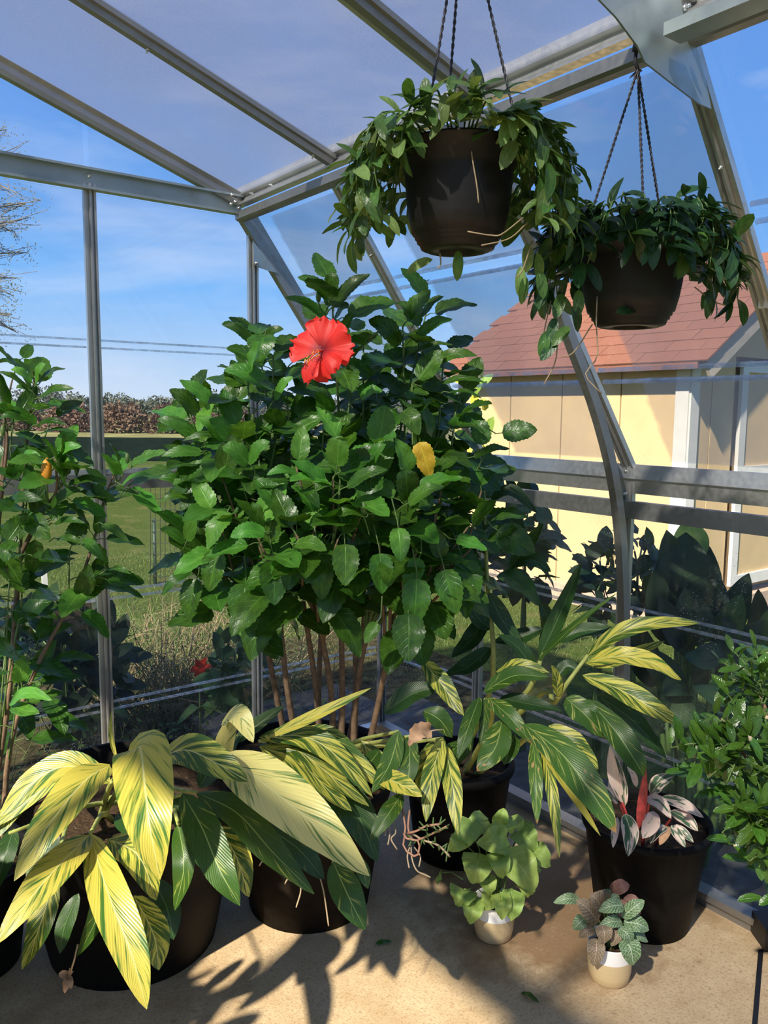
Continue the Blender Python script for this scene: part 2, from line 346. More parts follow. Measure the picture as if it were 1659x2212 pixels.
M['tree_bark'] = simple('grey_tree_bark', (.20, .17, .14), .9, var=.3, scale=8)
M['straw'] = simple('dry_straw_stalk', (.26, .20, .11), .85, var=.5, scale=5)
M['grassblade'] = simple('green_grass_blade', (.11, .16, .04), .8, var=.5, scale=6)
M['wire'] = simple('dark_fence_wire', (.06, .06, .05), .6, metal=.5)
M['green_post'] = simple('green_steel_post', (.02, .05, .03), .5)

# ------------------------------------------------------------------ geometry helpers
class MB:
    def __init__(s): s.v = []; s.f = []; s.sm = []; s.uv = []
    def add(s, verts, faces, smooth=False, uvs=None):
        o = len(s.v); s.v.extend(tuple(x) for x in verts)
        for f in faces:
            s.f.append(tuple(o + i for i in f)); s.sm.append(smooth)
            s.uv.append([uvs[i] for i in f] if uvs else [(0, 0)] * len(f))
    def box(s, c, size, R=None):
        hx, hy, hz = (x / 2 for x in size); c = V(c)
        p = [V((x, y, z)) for x in (-hx, hx) for y in (-hy, hy) for z in (-hz, hz)]
        if R is not None: p = [R @ q for q in p]
        s.add([c + q for q in p], [(0, 1, 3, 2), (4, 6, 7, 5), (0, 4, 5, 1), (2, 3, 7, 6), (0, 2, 6, 4), (1, 5, 7, 3)])
    def tube(s, pts, r, n=6, cap=True):
        pts = [V(p) for p in pts]; k = len(pts)
        rs = r if isinstance(r, (list, tuple)) else [r] * k
        vs = []; t0 = (pts[1] - pts[0]).normalized(); a = t0.orthogonal().normalized()
        for i, p in enumerate(pts):
            t = (pts[min(i + 1, k - 1)] - pts[max(i - 1, 0)])
            t = t.normalized() if t.length > 1e-9 else t0
            a = a - t * a.dot(t); a = a.normalized() if a.length > 1e-6 else t.orthogonal().normalized()
            b = t.cross(a)
            vs += [p + (a * math.cos(2 * math.pi * j / n) + b * math.sin(2 * math.pi * j / n)) * rs[i] for j in range(n)]
        fs = [(i * n + j, i * n + (j + 1) % n, (i + 1) * n + (j + 1) % n, (i + 1) * n + j) for i in range(k - 1) for j in range(n)]
        if cap: fs += [tuple(range(n - 1, -1, -1)), tuple((k - 1) * n + j for j in range(n))]
        s.add(vs, fs, True)
    def lathe(s, prof, c, n=40, R=None):
        c = V(c); vs = []
        for r, z in prof:
            for j in range(n):
                q = V((r * math.cos(2 * math.pi * j / n), r * math.sin(2 * math.pi * j / n), z))
                vs.append(c + (R @ q if R is not None else q))
        k = len(prof)
        s.add(vs, [(i * n + j, i * n + (j + 1) % n, (i + 1) * n + (j + 1) % n, (i + 1) * n + j) for i in range(k - 1) for j in range(n)], True)
    def prism(s, prof, p0, p1, up):
        p0, p1 = V(p0), V(p1); t = (p1 - p0).normalized(); up = V(up); up = (up - t * up.dot(t)).normalized(); sd = t.cross(up)
        n = len(prof); vs = [p + sd * x + up * y for p in (p0, p1) for x, y in prof]
        s.add(vs, [(j, (j + 1) % n, n + (j + 1) % n, n + j) for j in range(n)] + [tuple(range(n - 1, -1, -1)), tuple(range(n, 2 * n))])
    def sheet(s, cs, th, uv=((0, 0), (1, 0), (1, 1), (0, 1))):
        cs = [V(c) for c in cs]; nrm = (cs[1] - cs[0]).cross(cs[2] - cs[0]).normalized() * th / 2; n = len(cs)
        if len(uv) != n: uv = [(.5, .5)] * n
        s.add([c + nrm for c in cs] + [c - nrm for c in cs],
              [tuple(range(n)), tuple(range(2 * n - 1, n - 1, -1))] + [(j, n + j, n + (j + 1) % n, (j + 1) % n) for j in range(n)], False, list(uv) * 2)
    def ball(s, c, r, n=8, sc=(1, 1, 1)):
        c = V(c); vs = []
        for i in range(n // 2 + 1):
            th = math.pi * i / (n // 2)
            for j in range(n):
                ph = 2 * math.pi * j / n
                vs.append(c + V((math.sin(th) * math.cos(ph) * sc[0], math.sin(th) * math.sin(ph) * sc[1], math.cos(th) * sc[2])) * r)
        s.add(vs, [(i * n + j, (i + 1) * n + j, (i + 1) * n + (j + 1) % n, i * n + (j + 1) % n) for i in range(n // 2) for j in range(n)], True)
    def mesh(s, name, mat, off=V((0, 0, 0))):
        me = bpy.data.meshes.new(name); o = np.array(off)
        me.from_pydata((np.array(s.v) - o).tolist(), [], s.f)
        me.polygons.foreach_set('use_smooth', s.sm)
        ul = me.uv_layers.new(name='UVMap')
        flat = np.array([c for f in s.uv for uv in f for c in uv], dtype=np.float32); ul.data.foreach_set('uv', flat)
        me.materials.append(mat); me.validate(clean_customdata=False); me.update(); return me

class Thing:
    def __init__(s, name, label, cat, loc=(0, 0, 0), group=None, kind=None):
        s.loc = V(loc); s.o = bpy.data.objects.new(name, None); s.o.empty_display_size = .05; COL.objects.link(s.o); s.o.location = s.loc
        if label: s.o['label'] = label
        if cat: s.o['category'] = cat
        if group: s.o['group'] = group
        if kind: s.o['kind'] = kind
    def part(s, name, mb, mat, parent=None, label=None, kind=None):
        me = mb.mesh(name, mat, s.loc); o = bpy.data.objects.new(name, me); COL.objects.link(o); o.parent = parent or s.o
        if label: o['label'] = label
        if kind: o['kind'] = kind
        return o
    def inst(s, name, me, mw, parent=None, label=None):
        o = bpy.data.objects.new(name, me); COL.objects.link(o); o.parent = parent or s.o
        o.matrix_basis = Matrix.Translation(-s.loc) @ mw
        if label: o['label'] = label
        return o

def single(name, mb, mat, label=None, cat=None, group=None, kind=None, loc=None):
    lo = V(loc) if loc is not None else V((0, 0, 0))
    o = bpy.data.objects.new(name, mb.mesh(name, mat, lo)); COL.objects.link(o); o.location = lo
    for k, x in (('label', label), ('category', cat), ('group', group), ('kind', kind)):
        if x: o[k] = x
    return o

def catmull(pts, n):
    pts = [V(p) for p in pts]
    if len(pts) == 2: return [pts[0].lerp(pts[1], i / (n - 1)) for i in range(n)]
    q = [pts[0] * 2 - pts[1]] + pts + [pts[-1] * 2 - pts[-2]]; out = []; segs = len(pts) - 1
    for i in range(n):
        t = i / (n - 1) * segs; k = min(int(t), segs - 1); t -= k
        a, b, c, d = q[k:k + 4]
        out.append(.5 * ((2 * b) + (c - a) * t + (2 * a - 5 * b + 4 * c - d) * t * t + (3 * b - a - 3 * c + d) * t ** 3))
    return out

def prof_lance(t): return min(1.0, (t ** .62) * ((1 - t) ** .62) * 2.36) if 0 < t < 1 else 0.0
def prof_long(t):   # broad lance leaf, quick rise then a long taper to a point
    return max(0.0, min(1.0, math.sin(math.pi * min(1, t) ** .8) ** .72)) if 0 < t < 1 else 0.0
def prof_ovate(t): return min(1.0, (t ** .42) * ((1 - t) ** .74) * 1.83) if 0 < t < 1 else 0.0
def prof_heart(t): return min(1.0, (t ** .22) * ((1 - t) ** .80) * 1.55) if 0 < t < 1 else 0.0
PROF = dict(lance=prof_lance, long=prof_long, ovate=prof_ovate, heart=prof_heart)

def leaf_surface(spine, hw, hint, prof='long', nseg=14, nc=3, fold=.18, wave=0.0, twist=0.0, lobes=0.0, serr=0.0, rnd=None, curl=0.0):
    """blade along a 3-D spine; hw = half width in metres; hint = side that faces up"""
    rnd = rnd or random; pts = catmull(spine, nseg + 1); mb = MB(); vs = []; uv = []; ph = rnd.random() * 6.28
    hint = V(hint); pf = PROF[prof]; L = sum((pts[i + 1] - pts[i]).length for i in range(nseg))
    for i, p in enumerate(pts):
        t = i / nseg
        T = (pts[min(i + 1, nseg)] - pts[max(i - 1, 0)]).normalized()
        N = hint - T * hint.dot(T); N = N.normalized() if N.length > 1e-5 else T.orthogonal().normalized()
        if twist: N = Matrix.Rotation(twist * (t - .4), 3, T) @ N
        S = T.cross(N); w = max(pf(t), .015) * hw
        if serr and 0 < i < nseg: w *= 1 + (serr if i % 2 else -serr)
        for j in range(-nc, nc + 1):
            x = j / nc
            wv = wave * hw * math.sin(ph + t * 15 + (1.7 if x < 0 else 0)) * abs(x) ** 2
            back = -lobes * L * (abs(x) ** 1.5) * (1 - t) ** 4
            q = p + S * (x * w) + N * (fold * abs(x) ** 1.3 * w + wv - curl * w * x * x) + T * back
            vs.append(q); uv.append((.5 + x / 2, t))
    m = 2 * nc + 1
    mb.add(vs, [(i * m + j, i * m + j + 1, (i + 1) * m + j + 1, (i + 1) * m + j) for i in range(nseg) for j in range(m - 1)], True, uv)
    return mb

def leaf_tpl(name, mat, prof, ratio, nseg=12, nc=2, fold=.2, droop=.15, wave=.05, serr=0.0, lobes=0.0, seed=1):
    r = random.Random(seed); ry = [V((0, t, -droop * t * t)) for t in (0, .33, .66, 1)]
    mb = leaf_surface(ry, ratio, (0, 0, 1), prof, nseg, nc, fold, wave, r.uniform(-.3, .3), lobes, serr, r); me = mb.mesh(name, mat); RAW[me.name] = mb; return me
RAW = {}
def add_raw(dst, me, mw):   # join a copy of a leaf into one bigger mesh
    r = RAW[me.name]; o = len(dst.v); R = np.array(mw); q = np.array(r.v) @ R[:3, :3].T + R[:3, 3]
    dst.v.extend(map(tuple, q.tolist())); dst.f.extend(tuple(o + i for i in f) for f in r.f); dst.sm.extend(r.sm); dst.uv.extend(r.uv)

def orient(pos, d, n, s):
    y = V(d).normalized(); n = V(n); z = n - y * n.dot(y)
    z = z.normalized() if z.length > 1e-4 else y.orthogonal().normalized()
    x = y.cross(z); m = Matrix((x * s, y * s, z * s)).transposed().to_4x4(); m.translation = pos; return m

def pxw(w, d): return w * d / F          # photo pixels at a depth -> metres
def pleaf(th, pts, w, mat, name='leaf', prof='long', fold=.14, wave=.05, twist=0.0, nseg=14, hint=None, nc=3, label=None, parent=None, curl=0.0, lobes=0.0, serr=0.0):
    sp = [P(*p) for p in pts]; mid = sp[len(sp) // 2]
    if hint is None: hint = (CAM - mid).normalized() * .75 + V((0, 0, .7)) + SUNW * .25
    d = sum(p[2] for p in pts) / len(pts)
    mb = leaf_surface(sp, pxw(w, d) / 2, hint, prof, nseg, nc, fold, wave, twist, lobes, serr, None, curl)
    return th.part(name, mb, M[mat], parent, label)

# ------------------------------------------------------------------ greenhouse
YG, XR, XE, ZE, ZM = 3.03, 2.27, 1.545, 2.345, 1.375
XL, XLE, XRG = -1.67, -.945, .30
SLOPE = .336
def zroof(x): return ZE + .045 + SLOPE * (XE - x) if x > XRG else ZE + .045 + SLOPE * (x - XLE)
YS = [3.03, 2.35, 1.652, 1.045, .39, -.27, -.93]
YB = -.93
PROF_BAR = [(-.022, 0), (-.022, .018), (-.014, .018), (-.011, .010), (-.005, .010), (-.003, .022), (.003, .022), (.005, .010), (.011, .010), (.014, .018), (.022, .018), (.022, 0)]
PROF_SLIM = [(x * .8, y * .9) for x, y in PROF_BAR]
PROF_BOX = [(-.02, -.03), (-.02, .03), (.02, .03), (.02, -.03)]

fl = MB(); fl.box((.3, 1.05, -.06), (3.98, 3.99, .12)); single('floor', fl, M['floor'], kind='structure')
gr = MB(); gr.box((30, 100, -.18), (600, 600, .2)); single('ground', gr, M['lawn'], kind='structure')

def bar(th, name, p0, p1, up, prof=PROF_BAR, mat='alu', parent=None):
    mb = MB(); mb.prism(prof, p0, p1, up); return th.part(name, mb, M[mat], parent)
def bolt(th, p, n, r=.006, parent=None):
    n = V(n).normalized(); mb = MB(); p = V(p)
    mb.tube([p, p + n * .007], r * 1.25, 6); mb.tube([p + n * .007, p + n * .014], r * .7, 6); return th.part('bolt', mb, M['bolt'], parent)
def pane(th, cs, mat='glass', th_=.004, name='pane'):
    mb = MB(); mb.sheet(cs, th_); return th.part(name, mb, M[mat])

# far gable wall
wb = Thing('wall_back', None, None, (.3, YG, 0), kind='structure')
IN = V((0, -1, 0))
for x, zt in ((.955, 2.34), (1.60, 2.27), (.30, 2.34), (-.345, 2.34), (-.99, 2.2)):
    bar(wb, 'post', (x, YG, 0.02), (x, YG, zt), IN)
wl_beam = MB(); wl_beam.prism([(-.038, 0), (-.038, .028), (-.030, .028), (-.030, .006), (.030, .006), (.030, .034), (.038, .034), (.038, 0)], (XLE - .02, YG - .01, 2.352), (XE + .005, YG - .01, 2.352), IN)
wb.part('tie_beam', wl_beam, M['galv'])
for x in (.955, .30): bolt(wb, (x, YG - .016, 2.365), IN)
bar(wb, 'mid_rail', (XL, YG, 1.315), (XR, YG, 1.315), IN, [(-.012, 0), (-.012, .012), (.004, .016), (.012, .010), (.012, 0)], 'alu')
bar(wb, 'lower_rail', (XL, YG, 1.276), (XR, YG, 1.276), IN, [(-.026, 0), (-.026, .022), (.026, .022), (.026, 0)], 'alu_dark')
bar(wb, 'sill', (XL, YG, .025), (XR, YG, .025), IN, [(-.025, -.02), (-.025, .03), (.02, .015), (.02, -.02)])
bar(wb, 'gable_rafter', (XE, YG - .002, zroof(XE) - .02), (XRG, YG - .002, zroof(XRG) - .02), IN, [(-.028, 0), (-.028, .03), (-.012, .034), (.012, .022), (.028, .03), (.028, 0)], 'alu_dark')
bar(wb, 'gable_rafter', (XLE, YG - .002, zroof(XLE) - .02), (XRG, YG - .002, zroof(XRG) - .02), IN, [(-.028, 0), (-.028, .03), (-.012, .034), (.012, .022), (.028, .03), (.028, 0)], 'alu_dark')
bar(wb, 'slanted_end_bar', (XE + .015, YG - .005, ZE - .02), (XR, YG - .005, ZM), IN, [(-.034, 0), (-.034, .035), (.034, .035), (.034, 0)], 'alu_dark')
bar(wb, 'slanted_end_bar', (XLE, YG - .005, ZE - .02), (XL, YG - .005, ZM), IN, [(-.034, 0), (-.034, .035), (.034, .035), (.034, 0)], 'alu_dark')
bar(wb, 'corner_post', (XR, YG, 0), (XR, YG, ZM), IN, PROF_BAR, 'alu_dark')
bar(wb, 'corner_post', (XL, YG, 0), (XL, YG, ZM), IN, PROF_BAR, 'alu_dark')
gp = MB(); gp.sheet([on(x, y, 1, YG - .042) for x, y in ((546, 520), (600, 590), (583, 586), (560, 578), (549, 572))], .003)
wb.part('gusset_plate', gp, M['galv']); bolt(wb, on(553, 569, 1, YG - .045), IN)
for q in ((501, 421), (508, 436), (499, 441), (515, 449)): bolt(wb, on(*q, 1, YG - .06), V((-.3, -1, -.3)))
XC = [-.99, -.345, .30, .955, 1.60]
rows = [(.03, .42), (.42, .855), (.855, 1.25), (1.335, 1.79), (1.79, 2.315)]
YP = YG + .012
def xin(z):   # inner edge of the slanted end bar at height z
    return XE + (XR - XE) * max(0, min(1, (ZE - z) / (ZE - ZM)))
for i in range(4):
    for k, (a, b) in enumerate(rows):
        pane(wb, [(XC[i], YP, a), (XC[i + 1], YP, a), (XC[i + 1], YP, b), (XC[i], YP, b)], 'glass_drop' if b < 1.7 else 'glass')
for k, (a, b) in enumerate(rows):
    xa, xb = (xin(a), xin(b)) if a > 1.3 else (XR, XR)
    pane(wb, [(1.60, YP, a), (xa, YP, a), (max(xb, 1.601), YP, b), (1.60, YP, b)], 'glass_drop' if b < 1.3 else 'glass')
for x0, x1 in ((.30, .955), (.955, XE)):
    pane(wb, [(x0 + .01, YP, 2.39), (x1 - .01, YP, 2.39), (x1 - .01, YP, max(zroof(x1) - .04, 2.392)), (x0 + .01, YP, zroof(x0) - .04)])
pane(wb, [(XLE, YP, 2.39), (.30, YP, 2.39), (.30, YP, zroof(.3) - .04), (XLE, YP, 2.392)])
for i in range(4):
    for z, h in ((.42, .022), (.855, .022), (1.79, .02)):
        mb = MB()
        for dz in (-h, h * .35):
            mb.box(((XC[i] + XC[i + 1]) / 2, YG + .004, z + dz), (XC[i + 1] - XC[i] - .05, .012, .007))
        wb.part('joint_strip', mb, M['strip'])
for z, h in ((.42, .022), (.855, .022), (1.79, .02)):
    mb = MB(); x1 = xin(z) if z > 1.375 else XR
    for dz in (-h, h * .35): mb.box(((1.6 + x1) / 2, YG + .004, z + dz), (x1 - 1.6 - .06, .012, .007))
    wb.part('joint_strip', mb, M['strip'])

# long right wall: vertical lower part, slanted upper part
wr = Thing('wall_right', None, None, (XR, 1, 0), kind='structure')
INX = V((-1, 0, 0)); SL = V((XR - XE, 0, ZM - ZE)); SLN = V((-(ZE - ZM), 0, -(XR - XE))).normalized()
for i, y in enumerate(YS):
    if i: bar(wr, 'wall_post', (XR, y, .02), (XR, y, 1.32), INX)
    if i: bar(wr, 'slanted_bar', (XE, y, ZE - .01), (XR, y, ZM), SLN, PROF_BAR)
    if 0 < i < 4:
        bolt(wr, (XR - .012, y + .005, ZM - .015), INX); bolt(wr, (XR - .02, y, 1.285), INX)
        for t in (.25, .6): bolt(wr, V((XE, y, ZE)) + SL * t + SLN * .02, SLN, .004)
ym, yl = (YG + YB) / 2, YG - YB
bar(wr, 'upper_rail', (XR, YG, 1.335), (XR, YB, 1.335), INX, [(-.048, 0), (-.048, .016), (-.002, .024), (.002, .016), (.048, .010), (.048, 0)][::-1], 'alu')
bar(wr, 'lower_rail', (XR - .012, YG, 1.235), (XR - .012, YB, 1.235), INX, [(-.028, 0), (-.028, .03), (.028, .03), (.028, 0)], 'alu_dark')
bar(wr, 'sill', (XR, YG, .03), (XR, YB, .03), INX, [(-.03, -.02), (-.03, .035), (-.005, .03), (0, .012), (.03, .01), (.03, -.02)], 'alu_dark')
bar(wr, 'eave_beam', (XE + .02, YG + .02, ZE + .042), (XE + .02, YB, ZE + .042), INX, [(-.036, 0), (-.036, .022), (-.006, .026), (0, .010), (.014, .014), (.032, .036), (.036, .036), (.036, 0)], 'alu')
bar(wr, 'eave_purlin', (XE - .008, YG - .03, ZE - .041), (XE - .008, YB, ZE - .041), INX, [(-.017, -.014), (-.017, .022), (.011, .022), (.017, .012), (.017, -.014)], 'alu_dark')
for y in (2.9, 2.75): bolt(wr, (XE - .004, y, ZE + .03), INX, .004)
XP = XR + .012
def sp_(t, y, o=.0): return V((XE, y, ZE - .02)) + V((XR - XE, 0, ZM - ZE + .02)) * t - SLN * o
TS = [0.03, .345, .70, 1.0]
for i in range(6):
    y0, y1 = YS[i], YS[i + 1]
    for a, b in ((.03, .42), (.42, .89), (.89, 1.22), ):
        pane(wr, [(XP, y0, a), (XP, y1, a), (XP, y1, b), (XP, y0, b)], 'glass_drop')
    for a, b in zip(TS, TS[1:]):
        pane(wr, [sp_(b, y0, .014), sp_(b, y1, .014), sp_(a, y1, .014), sp_(a, y0, .014)], 'glass_dust')
    for z in (.42, .89):
        mb = MB()
        for dz in (-.017, .012): mb.box((XR + .002, (y0 + y1) / 2, z + dz), (.012, abs(y1 - y0) - .05, .008))
        wr.part('joint_strip', mb, M['strip'])
    for t in TS[1:3]:
        mb = MB()
        for dt in (-.018, .018):
            a, b = sp_(t + dt, y0 - .03, .004), sp_(t + dt, y1 + .03, .004); mb.prism([(-.005, -.005), (-.005, .005), (.005, .005), (.005, -.005)], a, b, SLN)
        wr.part('joint_strip', mb, M['strip'])
# bent truss rib with rounded knee
rib = [on(x, y, 1, 1.60) for x, y in ((1098, 380), (1160, 530), (1225, 715), (1286, 880), (1324, 1030), (1342, 1180), (1348, 1350), (1347, 1500), (1345, 1640))]
rib = catmull(rib, 26); mb = MB()
vs = []; n4 = [(-.013, -.016), (.013, -.016), (.013, .016), (-.013, .016)]
for i, p in enumerate(rib):
    t = (rib[min(i + 1, 25)] - rib[max(i - 1, 0)]).normalized(); q = t.cross(V((0, 1, 0))).normalized()
    vs += [p + V((0, 1, 0)) * a + q * b for a, b in n4]
mb.add(vs, [(i * 4 + j, i * 4 + (j + 1) % 4, (i + 1) * 4 + (j + 1) % 4, (i + 1) * 4 + j) for i in range(25) for j in range(4)] + [(3, 2, 1, 0), (100, 101, 102, 103)])
wr.part('curved_rib', mb, M['alu_dark'])
# big steel plate at the knee of the middle frame
gpl = [(1250, -45), (1330, 38), (1376, 100), (1392, 135), (1450, 180), (1508, 224), (1535, 236), (1522, 170), (1497, 84), (1478, 60), (1470, 0), (1455, -60)]
mb = MB(); mb.sheet([on(x, y, 1, 1.02) for x, y in gpl], .004); wr.part('knee_plate', mb, M['galv'])
mb = MB(); mb.prism([(-.028, -.012), (-.028, .012), (.028, .012), (.028, -.012)], on(1452, 72, 1, 1.0), on(1452, 72, 1, 1.0) + V((0, -1.6, 0)), (0, 0, 1)); wr.part('splice_channel', mb, M['galv'])
for q in ((1477, 20), (1503, 30)): bolt(wr, on(*q, 1, .985), (0, -1, .2))
mb = MB(); mb.box(on(1672, 652, 1, 1.03), (.05, .05, .03)); wr.part('white_bracket', mb, M['white'])

# opposite long wall (stands outside the picture, shades the floor)
wl = Thing('wall_left', None, None, (XL, 1, 0), kind='structure')
for y in YS:
    bar(wl, 'wall_post', (XL, y, .02), (XL, y, 1.32), (1, 0, 0)); bar(wl, 'slanted_bar', (XLE, y, ZE), (XL, y, ZM), (ZE - ZM, 0, -(XLE - XL)))
bar(wl, 'upper_rail', (XL, YG, 1.30), (XL, YB, 1.30), (1, 0, 0), PROF_BOX, 'alu')
bar(wl, 'eave_beam', (XLE, YG, ZE + .01), (XLE, YB, ZE + .01), (1, 0, 0), [(-.05, 0), (-.05, .03), (.05, .03), (.05, 0)], 'alu')
bar(wl, 'eave_purlin', (XLE + .005, YG - .03, ZE - .058), (XLE + .005, YB, ZE - .058), (1, 0, 0), [(-.024, -.018), (-.024, .024), (.018, .024), (.024, .012), (.024, -.018)], 'alu_dark')
for a, b in zip(YS, YS[1:]):
    pane(wl, [(XL - .012, a, .03), (XL - .012, b, .03), (XL - .012, b, 1.26), (XL - .012, a, 1.26)])
    pane(wl, [(XL - .012, a, ZM), (XL - .012, b, ZM), (XLE - .012, b, ZE - .03), (XLE - .012, a, ZE - .03)])

# roof
ce = Thing('ceiling', None, None, (XRG, 1, 2.7), kind='structure')
bar(ce, 'ridge_beam', (XRG, YG, zroof(XRG) - .02), (XRG, YB, zroof(XRG) - .02), (0, 0, -1), [(-.03, -.02), (-.03, .02), (.03, .02), (.03, -.02)])
for sx_, xe in ((1, XE), (-1, XLE)):
    RN = V((-SLOPE * sx_, 0, -1)).normalized()
    for i, y in enumerate(YS):
        if i:
            bar(ce, 'rafter', (xe, y, zroof(xe) - .004), (XRG, y, zroof(XRG) - .004), RN, [(-.024, 0), (-.024, .014), (-.014, .016), (-.012, .034), (.012, .034), (.014, .016), (.024, .014), (.024, 0)], 'alu_dark')
            if sx_ == 1:
                mb = MB(); a = V((xe - .07, y + .045, zroof(xe - .07) - .006)); b = V((XRG, y + .045, zroof(XRG) - .006)); mb.prism([(-.02, -.002), (-.02, .003), (.02, .003), (.02, -.002)], a, b, RN); ce.part('glazing_strip', mb, M['alu'])
                for t in (.06, .5): bolt(ce, V((xe + (XRG - xe) * t, y, zroof(xe + (XRG - xe) * t) - .038)), RN, .004)
        if i < 6:
            y1 = YS[i + 1]
            mb = MB(); mb.sheet([(xe + .02 * sx_, y, zroof(xe) + .004), (xe + .02 * sx_, y1, zroof(xe) + .004), (XRG, y1, zroof(XRG) + .010), (XRG, y, zroof(XRG) + .010)], .006); ce.part('roof_panel', mb, M['poly'])

# ------------------------------------------------------------------ outdoors
SX, SY0, SY1, SZ = 5.47, 3.50, 6.06, 1.98
kb = MB(); kb.box((XR + .26, 1.0, -.05), (.42, 4.6, .10)); single('path_right', kb, M['kerb'], kind='structure')
kb = MB(); kb.box((2.05, 3.45, -.055), (.9, .6, .10)); single('path_back', kb, M['kerb'], kind='structure')
kb = MB(); kb.box((1.0, 4.05, -.077), (5.0, 1.75, .012)); single('ground_weed_bed', kb, M['soil_out'], kind='structure')
def strip(name, d0, d1, z, mat):   # a band lying across the field, square to the view
    f = V((FW.x, FW.y, 0)).normalized(); s = V((f.y, -f.x, 0)); mb = MB()
    c = f * ((d0 + d1) / 2); mb.box((c.x, c.y, z), (260, d1 - d0, .04), Matrix.Rotation(math.atan2(s.y, s.x), 3, 'Z')); single(name, mb, M[mat], kind='structure')
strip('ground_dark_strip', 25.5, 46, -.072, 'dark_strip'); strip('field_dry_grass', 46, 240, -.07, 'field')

shed = Thing('garden_shed', 'tan garden shed with red shingle roof and white corner trim beyond the right glass wall', 'shed', (SX + 1.28, (SY0 + SY1) / 2, -.08))
mb = MB(); mb.box((SX + 1.28, (SY0 + SY1) / 2, -.01), (2.72, SY1 - SY0 + .16, .16)); shed.part('slab', mb, M['slab'])
y = SY0
while y < SY1 - .05:
    y1 = min(y + .61, SY1); mb = MB(); mb.box((SX + .02, (y + y1) / 2, (SZ + .07) / 2), (.04, y1 - y - .012, SZ - .05)); shed.part('siding_panel', mb, M['shed_wall']); y = y1
mb = MB(); mb.box((SX + .05, (SY0 + SY1) / 2, 1.0), (.03, SY1 - SY0 - .02, 1.8)); mb.box((SX + 1.28, SY0 + .05, 1.0), (2.5, .03, 1.8)); shed.part('siding_joint', mb, simple('dark_siding_joint', (.35, .25, .13), .9))
RX, RZ = SX + 1.28, 2.86
def zr(x): return SZ + (RZ - SZ) * (x - SX + .12) / (RX - SX + .12) - .04
for a, b in ((0, .30), (.30, .62), (1.78, 2.16), (2.16, 2.56)):
    mb = MB(); xa, xb = SX + a + .006, SX + b - .006
    za, zb_ = (zr(min(x, 2 * RX - x)) - .02 for x in (xa, xb)); mb.sheet([(xa, SY0 + .02, .07), (xb, SY0 + .02, .07), (xb, SY0 + .02, zb_), (xa, SY0 + .02, za)], .04); shed.part('siding_panel', mb, M['shed_wall'])
mb = MB(); mb.sheet([(SX + .62, SY0 + .02, 2.0), (SX + 1.94, SY0 + .02, 2.0), (SX + 1.94, SY0 + .02, zr(SX + .62)), (RX, SY0 + .02, RZ - .08), (SX + .62, SY0 + .02, zr(SX + .62) - .02)], .04); shed.part('gable_panel', mb, M['shed_wall'])
for (x, yy, w, d) in ((SX - .012, SY0 + .045, .025, .11), (SX + .045, SY0 - .012, .11, .025)):
    mb = MB(); mb.box((x, yy, SZ / 2 + .02), (w, d, SZ - .06)); shed.part('corner_trim', mb, M['white'])
dr = MB(); dr.box((SX + 1.28, SY0 - .005, 1.06), (1.12, .03, 1.76)); door = shed.part('door', dr, M['shed_wall'])
for c, sz in (((SX + .70, SY0 - .028, 1.06), (.09, .03, 1.80)), ((SX + 1.86, SY0 - .028, 1.06), (.09, .03, 1.80)), ((SX + 1.28, SY0 - .028, 1.925), (1.07, .03, .09)), ((SX + 1.28, SY0 - .028, .195), (1.07, .03, .09)), ((SX + 1.28, SY0 - .028, 1.10), (1.07, .03, .07))):
    mb = MB(); mb.box(c, sz); shed.part('door_trim', mb, M['white'], door)
e0, e1 = SX - .16, RX; rs = V((e1 - e0, 0, RZ - zr(e0))).normalized()
mb = MB()
for sgn in (1, -1):
    q = [V((e0, SY0 - .2, zr(e0))), V((e1, SY0 - .2, RZ)), V((e1, SY1 + .15, RZ)), V((e0, SY1 + .15, zr(e0)))]
    if sgn < 0: q = [V((2 * RX - a.x, a.y, a.z)) for a in q]
    mb.sheet(q, .03)
shed.part('roof_deck', mb, M['shingle'])
mb = MB(); mb.box((e0 - .012, (SY0 + SY1) / 2, zr(e0) - .02), (.025, SY1 - SY0 + .34, .05)); shed.part('eave_fascia', mb, M['shingle'])
for a, b in ((e0, RX), (2 * RX - e0, RX)):
    mb = MB(); mb.prism([(-.012, -.14), (-.012, -.005), (.012, -.005), (.012, -.14)], (a, SY0 - .21, zr(e0)), (b, SY0 - .21, RZ), (0, 0, 1)); shed.part('rake_fascia', mb, M['fascia'])
sh2 = MB(); sh2.box((.105, 0, .006), (.21, .146, .012)); shm2 = sh2.mesh('shingle', M['shingle'])
sh = MB(); sh.box((.105, 0, .006), (.21, .296, .012)); shm = sh.mesh('shingle', M['shingle'])
Lr = V((e1 - e0, 0, RZ - zr(e0))).length; nr = 11; st_ = Lr / nr
rn = rs.cross(V((0, 1, 0))) * -1; rn = rn if rn.z > 0 else -rn
for i in range(nr):
    for j in range(11):
        y = SY0 - .2 + (j + (.5 if i % 2 else 0.0)) * .3 + .1
        if y > SY1 + .15: continue
        R = Matrix((rs, V((0, 1, 0)), rn)).transposed() @ Matrix.Rotation(math.radians(1.6), 3, 'Y')
        if j == 0 and i % 2:
            mw = R.to_4x4(); mw.translation = V((e0, 0, zr(e0))) + rs * (i * st_ - .02) + V((0, SY0 - .173, 0)) + rn * .018; shed.inst('shingle', shm2, mw)
        mw = R.to_4x4(); mw.translation = V((e0, 0, zr(e0))) + rs * (i * st_ - .02) + V((0, y, 0)) + rn * (.018 + random.uniform(0, .003)); shed.inst('shingle', shm, mw)

